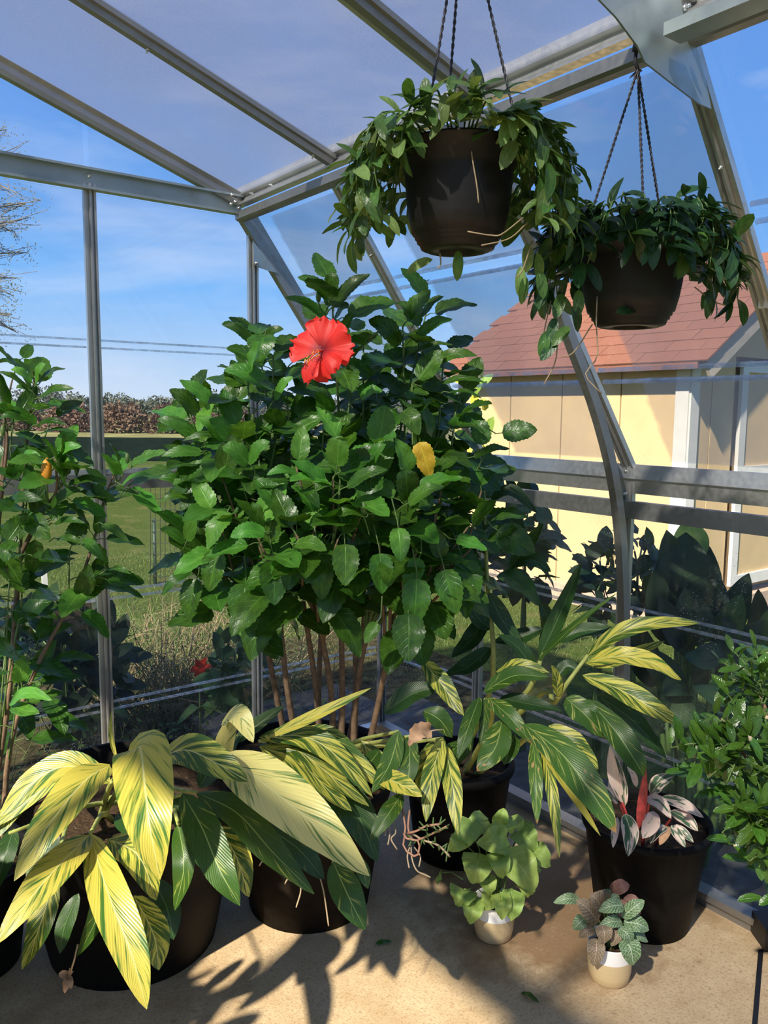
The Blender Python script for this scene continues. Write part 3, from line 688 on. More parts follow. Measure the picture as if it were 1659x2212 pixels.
# field hedge, treeline, left tree
def clump_mesh(name, mat, n, rx, ry, h, ls, rnd, flat=.5):
    mb = MB()
    for _ in range(n):
        a = rnd.uniform(0, 6.283); q = math.sqrt(rnd.random()); zz = rnd.random() ** .8
        k = (1 - zz ** 2 * .8) ** .5
        p = V((math.cos(a) * q * rx * k, math.sin(a) * q * ry * k, zz * h * (1 + .15 * math.sin(a * 3 + q * 4))))
        d = V((rnd.gauss(0, 1), rnd.gauss(0, 1), rnd.gauss(.3, .8))).normalized(); s = d.orthogonal().normalized(); s = Matrix.Rotation(rnd.uniform(0, 6.28), 3, d) @ s
        l = ls * rnd.uniform(.6, 1.4); mb.add([p, p + d * l * .5 + s * l * .3, p + d * l, p + d * l * .5 - s * l * .3], [(0, 1, 2, 3)], False, [(.5, 0), (1, .5), (.5, 1), (0, .5)])
    return mb
rnd = random.Random(3)
for i, (px, d, rx, h, lb) in enumerate(((30, 57, 2.2, 1.75, 'russet brown field shrub seen through the left hibiscus twigs'), (150, 55, 2.1, 1.6, 'russet brown field shrub just left of the tall gable post'), (262, 54, 2.1, 1.7, 'russet brown field shrub just right of the tall gable post'), (378, 54, 2.1, 1.75, 'russet brown field shrub directly above the wire fence'), (492, 55, 2.1, 1.55, 'russet brown field shrub just left of the second gable post'))):
    c = P(px, 900, d); c.z = -.06
    t = Thing('field_shrub', lb, 'shrub', c, 'russet shrubs along the field')
    mb = clump_mesh('foliage', M['brush'], 2200, rx, 1.7, h, .26, rnd); mb.v = [tuple(V(q) + c) for q in mb.v]; t.part('foliage', mb, M['brush'], kind='stuff')
    mb = MB()
    for _ in range(7):
        a = rnd.uniform(0, 6.28); mb.tube([c + V((math.cos(a) * .6, math.sin(a) * .4, 0)), c + V((math.cos(a) * rx * .7, math.sin(a) * 1.4, h * .8))], [.05, .02], 5)
    t.part('branch', mb, M['tree_bark'], kind='stuff')
mb = MB()
for i in range(26):
    c = P(-250 + i * 55, 893, 150 + rnd.uniform(-20, 20)); c.z = 0
    hh = 3.2 + rnd.uniform(-.6, .9) + (1.3 if i in (6, 7, 13) else 0); cl = clump_mesh('t', None, 1300, 6.2, 2.5, hh, .5, rnd)
    mb.add([V(q) + c for q in cl.v], cl.f, False, [(.5, .5)] * len(cl.v))
single('distant_treeline', mb, M['brush_green'], 'hazy grey green line of trees along the far horizon', 'trees', kind='stuff')

tc0 = P(-160, 900, 17); tc0.z = -.08
tr = Thing('bare_tree', 'thin twiggy tree with sparse leaves outside at the left edge', 'tree', tc0)
tb = MB(); top = P(-140, 250, 17); tb.tube(catmull([tc0, tc0.lerp(top, .5) + V((.2, .1, 0)), top], 10), [.16 - .011 * i for i in range(10)], 8); tr.part('trunk', tb, M['tree_bark'])
lf = MB(); brm = MB()
for (x0, y0, x1, y1) in ((-150, 560, 62, 470), (-148, 520, 88, 432), (-148, 600, 60, 545), (-150, 640, 40, 600), (-150, 700, 25, 680), (-145, 420, 40, 330), (-143, 350, 15, 280), (-150, 660, 40, 720), (-150, 480, 30, 500), (-146, 380, 45, 420), (-150, 600, 30, 640)):
    a, b = P(x0, y0, 17), P(x1, y1, 17 + rnd.uniform(-.8, .8)); pts = catmull([a, a.lerp(b, .5) + V((0, 0, .18)), b], 9); brm.tube(pts, [.035 - .0035 * i for i in range(9)], 5)
    for k in range(90):
        p = pts[rnd.randint(3, 8)] + V((rnd.gauss(0, .14), rnd.gauss(0, .2), rnd.gauss(0, .13)))
        for _ in range(2):
            q = p + V((rnd.gauss(0, .05), rnd.gauss(0, .05), rnd.gauss(0, .05))); d = V((rnd.gauss(0, 1), rnd.gauss(0, 1), rnd.gauss(-.2, 1))).normalized(); s = d.orthogonal().normalized() * .014; l = .06
            lf.add([q, q + d * l * .5 + s, q + d * l, q + d * l * .5 - s], [(0, 1, 2, 3)], False, [(.5, 0), (1, .5), (.5, 1), (0, .5)])
        if k % 3 == 0: brm.tube([pts[rnd.randint(3, 8)], p], .006, 4, False)
tr.part('branches', brm, M['tree_bark'], kind='stuff'); tr.part('foliage', lf, M['twig_leaf'], kind='stuff')

# lawn blades close to the walls, weeds behind the gable wall
mb = MB()
for _ in range(26000):
    x, y = rnd.uniform(1.2, 5.4), rnd.uniform(2.2, 9.0)
    if (x < XR + .5 and y < 5.0) or (x > SX - .15 and y > SY0 - .2 and y < SY1 + .2): continue
    h = rnd.uniform(.015, .045); a = rnd.uniform(0, 6.28); dx, dy = math.cos(a), math.sin(a); b = V((x, y, -.082))
    mb.add([b + V((dx, dy, 0)) * .003, b - V((dx, dy, 0)) * .003, b + V((rnd.gauss(0, .02), rnd.gauss(0, .02), h))], [(0, 1, 2)])
single('grass_blades', mb, M['grassblade'], 'short pale green grass between the glass wall and the shed', 'grass', kind='stuff')
mb = MB(); mg = MB()
for k in range(700):
    x, y = rnd.gauss(1.78, .28), rnd.uniform(3.75, 4.6); b = V((x, y, -.07)); ln = rnd.uniform(.2, .62)
    d = V((rnd.gauss(0, .75), rnd.gauss(0, .45), 1)).normalized(); e = b + d * ln; e2 = e + V((rnd.gauss(0, .18), rnd.gauss(0, .1), rnd.gauss(-.08, .08)))
    (mb if k % 5 < 3 else mg).tube([b, b.lerp(e, .5) + V((rnd.gauss(0, .03), rnd.gauss(0, .03), 0)), e, e2], [.0028, .0025, .002, .001], 4, False)
single('dry_weeds', mb, M['straw'], 'tangle of dry straw coloured weeds outside the far glass wall', 'weeds', kind='stuff')
for k in range(500):
    x, y = rnd.uniform(.6, 2.4), rnd.uniform(3.4, 4.7); b = V((x, y, -.07)); d = V((rnd.gauss(0, .6), rnd.gauss(0, .6), 1)).normalized()
    mg.tube([b, b + d * rnd.uniform(.05, .2)], [.002, .001], 4, False)
single('green_weeds', mg, M['grassblade'], 'thin green weeds mixed among the dry stalks outside', 'weeds', kind='stuff')
mb = MB()
for k in range(700):
    x, y = rnd.uniform(.5, 2.2), rnd.uniform(3.14, 3.7); p = V((x, y, -.06 + rnd.random() ** 2 * .12)); d = V((rnd.gauss(0, 1), rnd.gauss(0, 1), rnd.uniform(0, .8))).normalized(); s = d.cross(V((0, 0, 1))).normalized() * .012; l = rnd.uniform(.025, .05)
    mb.add([p, p + d * l * .5 + s, p + d * l, p + d * l * .5 - s], [(0, 1, 2, 3)], False, [(.5, 0), (1, .5), (.5, 1), (0, .5)])
single('low_weeds', mb, M['weed'], 'low leafy weeds at the foot of the far glass wall', 'weeds', kind='stuff')

# wire cage fence, white stake, small red flower
wf = Thing('wire_fence', 'curved wire mesh garden fence on a dark green post out on the lawn', 'fence', on(335, 1262, 2, -.08))
b0 = on(335, 1262, 2, -.08); dep = (b0 - CAM).dot(FW)
mb = MB(); mb.tube([b0 - V((0, 0, .05)), P(333, 1120, dep)], .016, 6); wf.part('post', mb, M['green_post'])
mb = MB(); cols = []
for i in range(19):
    t = i / 18; x = 325 + t * 190; dd = dep - .35 * math.sin(t * 2.6) - .2 * t
    cols.append([P(x, 1052 + yy * 24 + 6 * t, dd) for yy in range(10)])
for c in cols: mb.tube(c, .0035, 4, False)
for r in range(10): mb.tube([c[r] for c in cols], .0035, 4, False)
wf.part('wire_mesh', mb, M['wire'])
b0 = on(97, 1292, 2, -.08); dep = (b0 - CAM).dot(FW); mb = MB(); tp = P(95, 1206, dep); mb.box((b0 + tp) / 2, (.045, .02, (tp - b0).length), Matrix.Rotation(-.03, 3, 'Y'))
single('garden_stake', mb, M['white'], 'white painted stake standing in the lawn', 'stake', loc=b0)
c = P(430, 1441, 3.75); b0 = V((c.x, c.y, -.07)); rf = Thing('red_garden_flower', 'small scarlet flower growing outside among the dry weeds', 'flower', b0)
mb = MB(); mb.tube([b0, c], .004, 5); rf.part('stem', mb, M['stem_green'])
for k in range(6):
    a = k * 1.05; d = V((math.cos(a), -.3, math.sin(a))).normalized(); mb = leaf_surface([c, c + d * .03, c + d * .06 + V((0, -.012, 0))], .014, (0, -1, .3), 'long', 5, 1); rf.part('petal', mb, M['red_fl'])
for k in range(4):
    mb = leaf_surface([b0.lerp(c, .5), b0.lerp(c, .5) + V((rnd.uniform(-.1, .1), -.04, .05)), b0.lerp(c, .45) + V((rnd.uniform(-.16, .16), -.08, .02))], .022, (0, -.3, 1), 'lance', 6, 1); rf.part('leaf', mb, M['weed'])

# big leaved plants outside the right wall
def broad_plant(label, base, leaves, name='canna_plant'):
    b = P(*base); t = Thing(name, label, 'plant', V((b.x, b.y, -.02)))
    for pts, w, mt in leaves:
        s = P(*pts[0]); mb = MB(); g = V((b.x + (s.x - b.x) * .3, b.y + (s.y - b.y) * .3, -.02)); mb.tube(catmull([g, g.lerp(s, .6), s], 7), [.014, .013, .012, .011, .010, .009, .006], 6); t.part('stem', mb, M['stem_green'])
        pleaf(t, pts, w, mt, fold=.1, wave=.03, nseg=12)
    return t
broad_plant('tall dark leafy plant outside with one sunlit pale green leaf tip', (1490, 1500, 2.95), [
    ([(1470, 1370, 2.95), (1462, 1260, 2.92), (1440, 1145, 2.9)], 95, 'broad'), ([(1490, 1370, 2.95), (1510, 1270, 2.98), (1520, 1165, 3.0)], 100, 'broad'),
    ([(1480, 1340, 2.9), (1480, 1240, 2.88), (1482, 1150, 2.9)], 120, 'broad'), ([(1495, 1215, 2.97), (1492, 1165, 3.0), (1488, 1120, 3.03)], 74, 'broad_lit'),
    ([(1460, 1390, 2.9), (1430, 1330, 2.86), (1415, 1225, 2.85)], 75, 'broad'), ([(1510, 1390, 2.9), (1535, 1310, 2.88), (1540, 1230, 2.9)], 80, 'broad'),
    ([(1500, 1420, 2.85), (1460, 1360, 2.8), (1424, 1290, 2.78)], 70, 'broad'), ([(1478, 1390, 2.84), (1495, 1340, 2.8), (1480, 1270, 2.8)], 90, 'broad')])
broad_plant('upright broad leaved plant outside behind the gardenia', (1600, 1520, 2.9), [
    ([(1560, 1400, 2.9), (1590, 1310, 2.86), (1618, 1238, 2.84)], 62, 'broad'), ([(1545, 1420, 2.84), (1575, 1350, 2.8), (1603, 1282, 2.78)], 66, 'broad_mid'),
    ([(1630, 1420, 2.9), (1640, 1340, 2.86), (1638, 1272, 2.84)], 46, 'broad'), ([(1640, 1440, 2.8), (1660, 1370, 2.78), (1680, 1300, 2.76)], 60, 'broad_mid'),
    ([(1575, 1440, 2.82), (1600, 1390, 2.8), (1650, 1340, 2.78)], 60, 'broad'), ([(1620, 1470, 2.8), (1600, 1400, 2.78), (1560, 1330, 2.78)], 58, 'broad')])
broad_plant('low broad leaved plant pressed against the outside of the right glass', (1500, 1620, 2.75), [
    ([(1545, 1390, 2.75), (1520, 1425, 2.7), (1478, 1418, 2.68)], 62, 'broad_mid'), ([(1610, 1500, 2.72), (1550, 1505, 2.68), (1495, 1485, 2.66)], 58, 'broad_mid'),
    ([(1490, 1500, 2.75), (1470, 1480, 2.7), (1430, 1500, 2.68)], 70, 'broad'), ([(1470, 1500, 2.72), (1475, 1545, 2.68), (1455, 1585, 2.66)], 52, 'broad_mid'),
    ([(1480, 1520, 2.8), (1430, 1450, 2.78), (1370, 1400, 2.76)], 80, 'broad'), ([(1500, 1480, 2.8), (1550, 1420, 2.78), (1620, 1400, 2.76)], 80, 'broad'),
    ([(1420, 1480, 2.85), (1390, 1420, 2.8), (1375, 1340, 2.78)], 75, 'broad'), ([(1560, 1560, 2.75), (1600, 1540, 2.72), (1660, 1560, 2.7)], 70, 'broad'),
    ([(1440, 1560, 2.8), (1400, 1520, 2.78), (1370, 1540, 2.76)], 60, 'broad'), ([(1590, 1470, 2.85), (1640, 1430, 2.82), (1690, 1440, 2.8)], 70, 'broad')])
def bushy(label, cx, cy, d, sx, sy, n, size, mat, name, rnd):
    c = P(cx, cy, d); t = Thing(name, label, 'plant', V((c.x, c.y, -.02)))
    me = [leaf_tpl('leaf', M[mat], 'ovate', .34, 6, 1, seed=k) for k in range(3)]
    for k in range(n):
        while True:
            u, v = rnd.uniform(-1, 1), rnd.uniform(-1, 1)
            if u * u + v * v < 1: break
        p = P(cx + u * sx, cy + v * sy, d + rnd.uniform(-.15, .15)); dr_ = V((u * .5 + rnd.gauss(0, .5), rnd.gauss(0, .6), -v * .6 + rnd.gauss(.1, .5)))
        t.inst('leaf', me[k % 3], orient(p, dr_, V((rnd.gauss(0, .4), -.6, .8)), size * rnd.uniform(.7, 1.25)))
        if k % 6 == 0:
            mb = MB(); mb.tube([V((c.x + u * .05, c.y, -.02)), c, p], .004, 4); t.part('stem', mb, M['stem_green'])
    return t
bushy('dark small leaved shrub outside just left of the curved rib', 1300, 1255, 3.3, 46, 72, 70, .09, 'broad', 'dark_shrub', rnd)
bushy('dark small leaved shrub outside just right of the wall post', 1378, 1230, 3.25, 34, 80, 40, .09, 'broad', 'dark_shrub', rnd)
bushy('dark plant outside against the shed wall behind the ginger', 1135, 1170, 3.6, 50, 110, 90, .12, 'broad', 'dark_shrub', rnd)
bushy('dim leafy shrub outside the far wall behind the left hibiscus', 140, 1440, 3.75, 140, 130, 240, .12, 'broad', 'dark_shrub', rnd)  # dark leaves packed dense to stand in for shade on this ground
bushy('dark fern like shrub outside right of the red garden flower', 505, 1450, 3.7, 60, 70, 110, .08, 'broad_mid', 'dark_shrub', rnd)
c = P(1035, 920, 4.3); yf = Thing('yellow_flower_plant', 'tall yellow flowering plant outside between hibiscus and shed', 'plant', V((c.x, c.y, -.08)))
mb = MB(); mb.tube([V((c.x, c.y, -.08)), c + V((0, 0, .05))], .008, 5); yf.part('stem', mb, M['stem_green'])
ym_ = leaf_tpl('petal', M['yellow_fl'], 'ovate', .35, 5, 1); lm_ = leaf_tpl('leaf', M['broad_lit'], 'lance', .2, 6, 1)
for k in range(26):
    p = P(1028 + rnd.gauss(0, 15), 915 + rnd.gauss(0, 42), 4.3); yf.inst('petal' if k % 3 else 'leaf', ym_ if k % 3 else lm_, orient(p, (rnd.gauss(0, 1), rnd.gauss(0, 1), rnd.gauss(0, 1)), (-.4, -.6, .6), .07 if k % 3 else .14))

# ------------------------------------------------------------------ hibiscus shrubs
hib_me = [leaf_tpl('leaf', M['hib'], 'ovate', r, 18, 2, f, d, .06, .05, 0, k) for k, (r, f, d) in enumerate(((.39, .22, .18), (.36, .3, .3), (.41, .12, .1), (.37, .2, .42), (.40, .32, .22)))]
young_me = [leaf_tpl('leaf', M['hib_young'], 'ovate', r, 18, 2, f, d, .08, .05, 0, 20 + k) for k, (r, f, d) in enumerate(((.34, .35, .15), (.32, .25, .3), (.36, .3, .1)))]
smooth_me = [leaf_tpl('leaf', M['hib'], 'ovate', r, 12, 2, f, d, .08, .0, 0, 40 + k) for k, (r, f, d) in enumerate(((.27, .3, .3), (.25, .35, .15), (.29, .2, .4)))]
yel_me = leaf_tpl('leaf', M['hib_yellow'], 'ovate', .33, 18, 2, .15, .25, .12, .06, 0, 3)

def twig(th, a, b, bend, r0, r1, mat='bark', n=9, parent=None, name='branch'):
    pts = catmull([a, a.lerp(b, .5) + bend, b], n); mb = MB(); mb.tube(pts, [r0 + (r1 - r0) * i / (n - 1) for i in range(n)], 7); th.part(name, mb, M[mat], parent); return pts

def foliage_tip(th, pts, rnd, nl, size, span, meshes, young, yprob, face, droop=.55, tip_small=.72, deep=False):
    """leaves round the last stretch of a branch, older ones larger and drooping"""
    seg = [(pts[i + 1] - pts[i]).length for i in range(len(pts) - 1)]; tot = sum(seg); az = rnd.uniform(0, 6.28)
    for k in range(nl):
        age = k / max(1, nl - 1); s = tot - span * (age ** 1.1); i = 0; acc = 0
        s = max(s, .02)
        while i < len(seg) - 1 and acc + seg[i] < s: acc += seg[i]; i += 1
        p = pts[i].lerp(pts[i + 1], min(1, (s - acc) / max(seg[i], 1e-5))); ax = (pts[i + 1] - pts[i]).normalized()
        az += 2.4; o1 = ax.orthogonal().normalized(); o2 = ax.cross(o1); rad = o1 * math.cos(az) + o2 * math.sin(az)
        rad = (rad + face * .38).normalized()
        d = rad * (.55 + .6 * age) + V((0, 0, 1)) * (.65 - (droop + .5) * age) + V((rnd.gauss(0, .16), rnd.gauss(0, .16), rnd.gauss(0, .14)))
        d.normalize(); nrm = V((0, 0, 1)) * .9 + rad * (.25 + .45 * age) + face * .55
        sz = size * (tip_small + (1 - tip_small) * min(1, age * 2.2 + .05)) * rnd.uniform(.85, 1.15)
        pl = sz * (.22 + .2 * age); q = p + (d * .6 + rad * .4).normalized() * pl
        mb = MB(); mb.tube([p, p.lerp(q, .5) + V((0, 0, pl * .12)), q], [.0022, .0018, .0014], 4, False); pet = th.part('petiole', mb, M['stem_green']) if False else None
        PET.append(([p, p.lerp(q, .5) + V((0, 0, pl * .12)), q]))
        me = rnd.choice(young) if (young and rnd.random() < yprob * (1.75 - age)) else rnd.choice(meshes)
        put_leaf(th, me, orient(q, d, nrm, sz), deep)
PET = []
NL = {}; CAPS = {'potted_hibiscus': 225}; MORE = MB()
def put_leaf(th, me, mw, deep=False):
    k = NL.get(th.o.name, 0); p = mw.translation
    if p.y > YG - .12 or p.x > xin(p.z) - .14: return
    if deep or k >= CAPS.get(th.o.name, 285): add_raw(MORE, me, mw)
    else: th.inst('leaf', me, mw); NL[th.o.name] = k + 1
def flush_more(th, mat, name='extra_foliage'):
    global MORE
    if MORE.v: th.part(name, MORE, mat, None, None, 'stuff')
    MORE = MB()
def flush_pet(th):
    mb = MB()
    for q in PET: mb.tube(q, [.0022, .0018, .0014], 4, False)
    th.part('petioles', mb, M['stem_green'], kind='stuff'); PET.clear()

def potlathe(c, rt, rb, h, t=.012, rim=.018, n=48):
    mb = MB(); mb.lathe([(0.0, .0), (rb, .0), (rb + (rt - rb) * .5, h * .5), (rt - .004, h - rim * 2), (rt + rim * .35, h - rim * 1.9), (rt + rim * .5, h - rim), (rt + rim * .3, h), (rt - t * .6, h), (rt - t, h - rim), (rb + (rt - rb) * .5 - t, h * .5), (rb - t, .012), (0, .012)], c, n); return mb
def soildisc(c, r, z, rnd):
    mb = MB(); pr = [(0.001, z + .012), (r * .3, z + .008), (r * .6, z + .010), (r * .85, z + .002), (r, z - .004)]; mb.lathe(pr, c, 36); mb.v = [(x, y, zz + rnd.uniform(-.004, .004)) for x, y, zz in mb.v]; return mb

# centre hibiscus -------------------------------------------------
rnd = random.Random(11)
HB = P(655, 1640, 2.80); HB.z = 0.0; HC = V((HB.x, HB.y, 0))
hib = Thing('potted_hibiscus', 'tall bushy green hibiscus with one big open red flower', 'plant', HC)
hib.part('pot', potlathe(HC, .30, .22, .38), M['pot_black']); hib.part('soil', soildisc(HC, .285, .335, rnd), M['soil'])
base_px = [(632, 1560, 2.72), (655, 1600, 2.68), (697, 1605, 2.62), (718, 1600, 2.60), (735, 1600, 2.58), (760, 1600, 2.62), (783, 1600, 2.58), (803, 1580, 2.60), (742, 1590, 2.70), (690, 1590, 2.72)]
top_px = [(560, 1300, 2.55), (600, 1290, 2.5), (655, 1300, 2.5), (675, 1280, 2.45), (735, 1260, 2.55), (765, 1290, 2.6), (815, 1270, 2.55), (850, 1330, 2.45), (790, 1280, 2.7), (700, 1280, 2.7)]
trunks = []
for (bx, by, bd), (tx, ty, td) in zip(base_px, top_px):
    b = P(bx, by, bd); b.z = .34; t_ = P(tx, ty, td)
    v_ = V((b.x - HC.x, b.y - HC.y, 0))
    if v_.length > .25: v_ = v_.normalized() * .25; b = HC + v_ + V((0, 0, .34))
    trunks.append(twig(hib, b, t_, V((rnd.gauss(0, .015), rnd.gauss(0, .015), 0)), .0115, .008, 'bark', 9, None, 'stem'))
tips = [  # px, py, depth, leaves, young chance
 (715, 612, 2.45, 5, 0), (556, 725, 2.5, 6, 0), (925, 655, 2.6, 6, 0), (870, 705, 2.55, 5, 0), (590, 770, 2.42, 6, .2), (785, 720, 2.6, 5, 0), (960, 760, 2.6, 6, 0),
 (400, 862, 2.45, 4, .2), (470, 880, 2.38, 6, .6), (535, 815, 2.35, 6, .3), (620, 850, 2.4, 6, .1), (820, 800, 2.55, 6, 0), (890, 830, 2.5, 6, 0), (990, 850, 2.55, 6, 0), (760, 830, 2.5, 6, .1),
 (420, 940, 2.4, 6, .2), (520, 930, 2.28, 7, .8), (600, 930, 2.35, 6, .2), (700, 900, 2.4, 6, .2), (740, 955, 2.22, 7, .75), (810, 955, 2.25, 6, .5), (880, 920, 2.4, 6, 0), (960, 930, 2.45, 6, 0), (1050, 975, 2.45, 5, .1),
 (480, 1030, 2.3, 6, .3), (560, 1000, 2.3, 6, .2), (640, 1010, 2.25, 6, .35), (720, 1030, 2.18, 6, .3), (800, 1040, 2.22, 6, .2), (890, 1030, 2.2, 6, .35), (960, 1030, 2.32, 6, .1), (1040, 1060, 2.4, 5, .1),
 (400, 1125, 2.35, 6, .4), (470, 1110, 2.25, 7, .7), (540, 1120, 2.2, 7, .5), (620, 1110, 2.2, 6, .2), (690, 1110, 2.22, 6, .2), (780, 1110, 2.2, 6, .2), (860, 1130, 2.2, 6, .2), (940, 1110, 2.25, 6, .1), (1010, 1140, 2.3, 5, .1),
 (450, 1185, 2.3, 4, .1), (560, 1180, 2.25, 4, .2), (640, 1155, 2.15, 4, .4), (730, 1165, 2.15, 3, .1), (820, 1165, 2.25, 3, .1), (900, 1190, 2.2, 3, .15), (960, 1220, 2.25, 3, .1), (1040, 1165, 2.3, 3, .1)]
face = V((-.45, -.75, .25)).normalized()
for x, y, d, nl, yp in tips:
    t_ = P(x, y, d); best = min(trunks, key=lambda q: (q[-1] - t_).length + abs((q[-1] - P(x, 1290, 2.5)).length) * .5)
    a = best[rnd.choice((6, 7, 8))]
    pts = twig(hib, a, t_, V((rnd.gauss(0, .03), rnd.gauss(0, .03), -.03)), .006, .0025, 'bark' if y > 1000 else 'stem_green', 10)
    foliage_tip(hib, pts, rnd, nl, .142, .25, hib_me, young_me, yp, face)
for x, y, d, nl, yp in tips:
    for k in range(2):
        if (y < 690 and k) or y > 1120 or (k and y > 1060): continue
        t_ = P(x + rnd.gauss(0, 30) + (30 if x < 600 else -30 if x > 900 else 0), y + rnd.gauss(34, 30), d + rnd.uniform(.12, .40)); a = t_ + V((0, 0, -.28)); foliage_tip(hib, [a, a.lerp(t_, .5), t_], rnd, 6, .14, .25, hib_me, None, 0, face, deep=True)
flush_more(hib, M['hib'])
# leaves whose outline the picture shows singly: base, tip (photo pixels), width, depth, young
for bx, by, tx, ty, w, d, yg in ((575, 830, 484, 798, 56, 2.34, 2), (572, 725, 560, 784, 74, 2.38, 0), (545, 738, 481, 702, 26, 2.42, 0), (572, 738, 613, 711, 27, 2.42, 0), (708, 642, 643, 598, 37, 2.44, 0), (713, 642, 724, 589, 42, 2.44, 0), (722, 660, 799, 592, 40, 2.43, 0), (702, 684, 616, 642, 28, 2.42, 0),
        (724, 692, 755, 658, 40, 2.45, 0), (742, 714, 770, 679, 26, 2.45, 0), (862, 742, 796, 690, 62, 2.5, 0), (906, 700, 860, 654, 46, 2.55, 0), (912, 682, 959, 640, 27, 2.56, 0), (906, 722, 977, 690, 33, 2.54, 0), (898, 760, 978, 745, 18, 2.55, 0), (942, 780, 1031, 768, 36, 2.52, 0), (958, 826, 1048, 826, 23, 2.5, 0),
        (972, 848, 1041, 861, 17, 2.5, 0), (1026, 986, 1101, 970, 31, 2.4, 0), (998, 922, 1049, 937, 16, 2.45, 0), (595, 862, 633, 814, 27, 2.32, 1), (502, 908, 462, 866, 46, 2.3, 1), (500, 950, 452, 905, 44, 2.28, 1), (425, 892, 366, 842, 54, 2.4, 0), (428, 946, 339, 904, 38, 2.38, 0), (490, 952, 427, 900, 38, 2.3, 1), (484, 944, 394, 952, 18, 2.32, 0),
        (432, 976, 340, 996, 35, 2.36, 1), (432, 985, 392, 1018, 44, 2.38, 0), (402, 1050, 343, 1034, 31, 2.34, 0), (412, 1074, 336, 1088, 19, 2.34, 0), (398, 1172, 345, 1142, 30, 2.3, 1), (405, 1166, 436, 1099, 38, 2.27, 1), (490, 1108, 449, 1187, 58, 2.22, 1), (410, 1234, 349, 1286, 30, 2.3, 0), (728, 1004, 736, 941, 62, 2.16, 1), (795, 1006, 834, 959, 36, 2.2, 1),
        (752, 1050, 837, 1014, 38, 2.15, 0), (640, 1022, 576, 1026, 30, 2.2, 1), (880, 1078, 874, 1013, 72, 2.16, 0), (884, 1086, 959, 1051, 42, 2.14, 1), (536, 1001, 479, 964, 54, 2.22, 1), (539, 999, 583, 954, 42, 2.22, 1), (790, 1110, 724, 1114, 42, 2.16, 0), (655, 1058, 690, 1098, 36, 2.16, 0), (570, 1150, 497, 1160, 44, 2.16, 1), (640, 1175, 706, 1190, 46, 2.13, 1), (560, 1140, 545, 1085, 40, 2.18, 1), (870, 890, 905, 940, 52, 2.3, 0), (780, 860, 826, 846, 30, 2.35, 1)):
    a, b = P(bx, by, d), P(tx, ty, d - .03); mid = a.lerp(b, .5) - FW * .012 + V((0, 0, .012)); hint = -FW * .8 + V((0, 0, .6)) + V((rnd.gauss(0, .15), 0, rnd.gauss(0, .15)))
    mb = leaf_surface([a, mid, b], pxw(w, d) / 2, hint, 'ovate', 20, 3, .16, .06, rnd.uniform(-.3, .3), .05, .055, rnd); hib.part('leaf', mb, M['hib_young'] if yg else M['hib'])
    q = (a - b).normalized(); PET.append([a, a + q * .02, a + q * .035 + V((0, .02, -.02))])
# low hanging leaves and single ones read off the picture
for x, y, d, dx, dy, s, kind in ((690, 1240, 2.2, .1, 1, .115, 0), (745, 1215, 2.15, .05, 1, .11, 0), (640, 1230, 2.2, -.2, 1, .11, 0), (590, 1250, 2.2, .1, 1, .12, 0), (530, 1300, 2.25, -.1, 1, .12, 0), (820, 1235, 2.18, .1, 1, .105, 0),
        (900, 1290, 2.15, -.05, 1, .125, 0), (882, 1365, 2.13, 0, 1, .125, 0), (960, 1270, 2.2, .25, 1, .12, 0), (815, 1385, 2.2, -.4, .6, .065, 1), (905, 1245, 2.2, -.3, .7, .10, 1), (860, 1180, 2.12, .1, 1, .09, 1), (985, 1205, 2.2, 1, .15, .085, 1),
        (1075, 1185, 2.25, .8, .5, .12, 0), (1000, 1250, 2.3, .3, 1, .12, 0), (425, 1290, 2.3, -.3, 1, .11, 0), (470, 1230, 2.25, -.2, 1, .11, 0), (1085, 975, 2.35, 1, -.1, .10, 0), (770, 1180, 2.3, .2, 1, .1, 0), (690, 1200, 2.3, -.3, 1, .1, 0)):
    p = P(x, y - 40, d); dv = (RT * dx - UP * dy).normalized() * .9 - FW * .3; nr_ = -FW + V((0, 0, .5)) + V((rnd.gauss(0, .2), 0, 0))
    hib.inst('leaf', (young_me if kind else hib_me)[rnd.randint(0, 2)], orient(p, dv, nr_, s)); PET.append([p - dv * .05 + V((0, .02, .03)), p - dv * .02, p])
p = P(905, 955, 2.25); hib.inst('leaf', yel_me, orient(p, (RT * .35 - UP * 1.0 - FW * .1), -FW + V((0, 0, .3)), .105), label='yellowed leaf')
for x, y, d, r in ((688, 641, 2.45, .011), (545, 905, 2.3, .010), (785, 1100, 2.15, .012), (780, 1000, 2.2, .009), (520, 1030, 2.25, .008)):
    mb = MB(); c = P(x, y, d); mb.ball(c, r, 8, (.8, .8, 1.7)); hib.part('bud', mb, M['stem_green']); PET.append([c - V((0, 0, r * 1.5)), c - V((-.01, 0, .04)), c - V((-.02, 0, .07))])
flush_pet(hib)
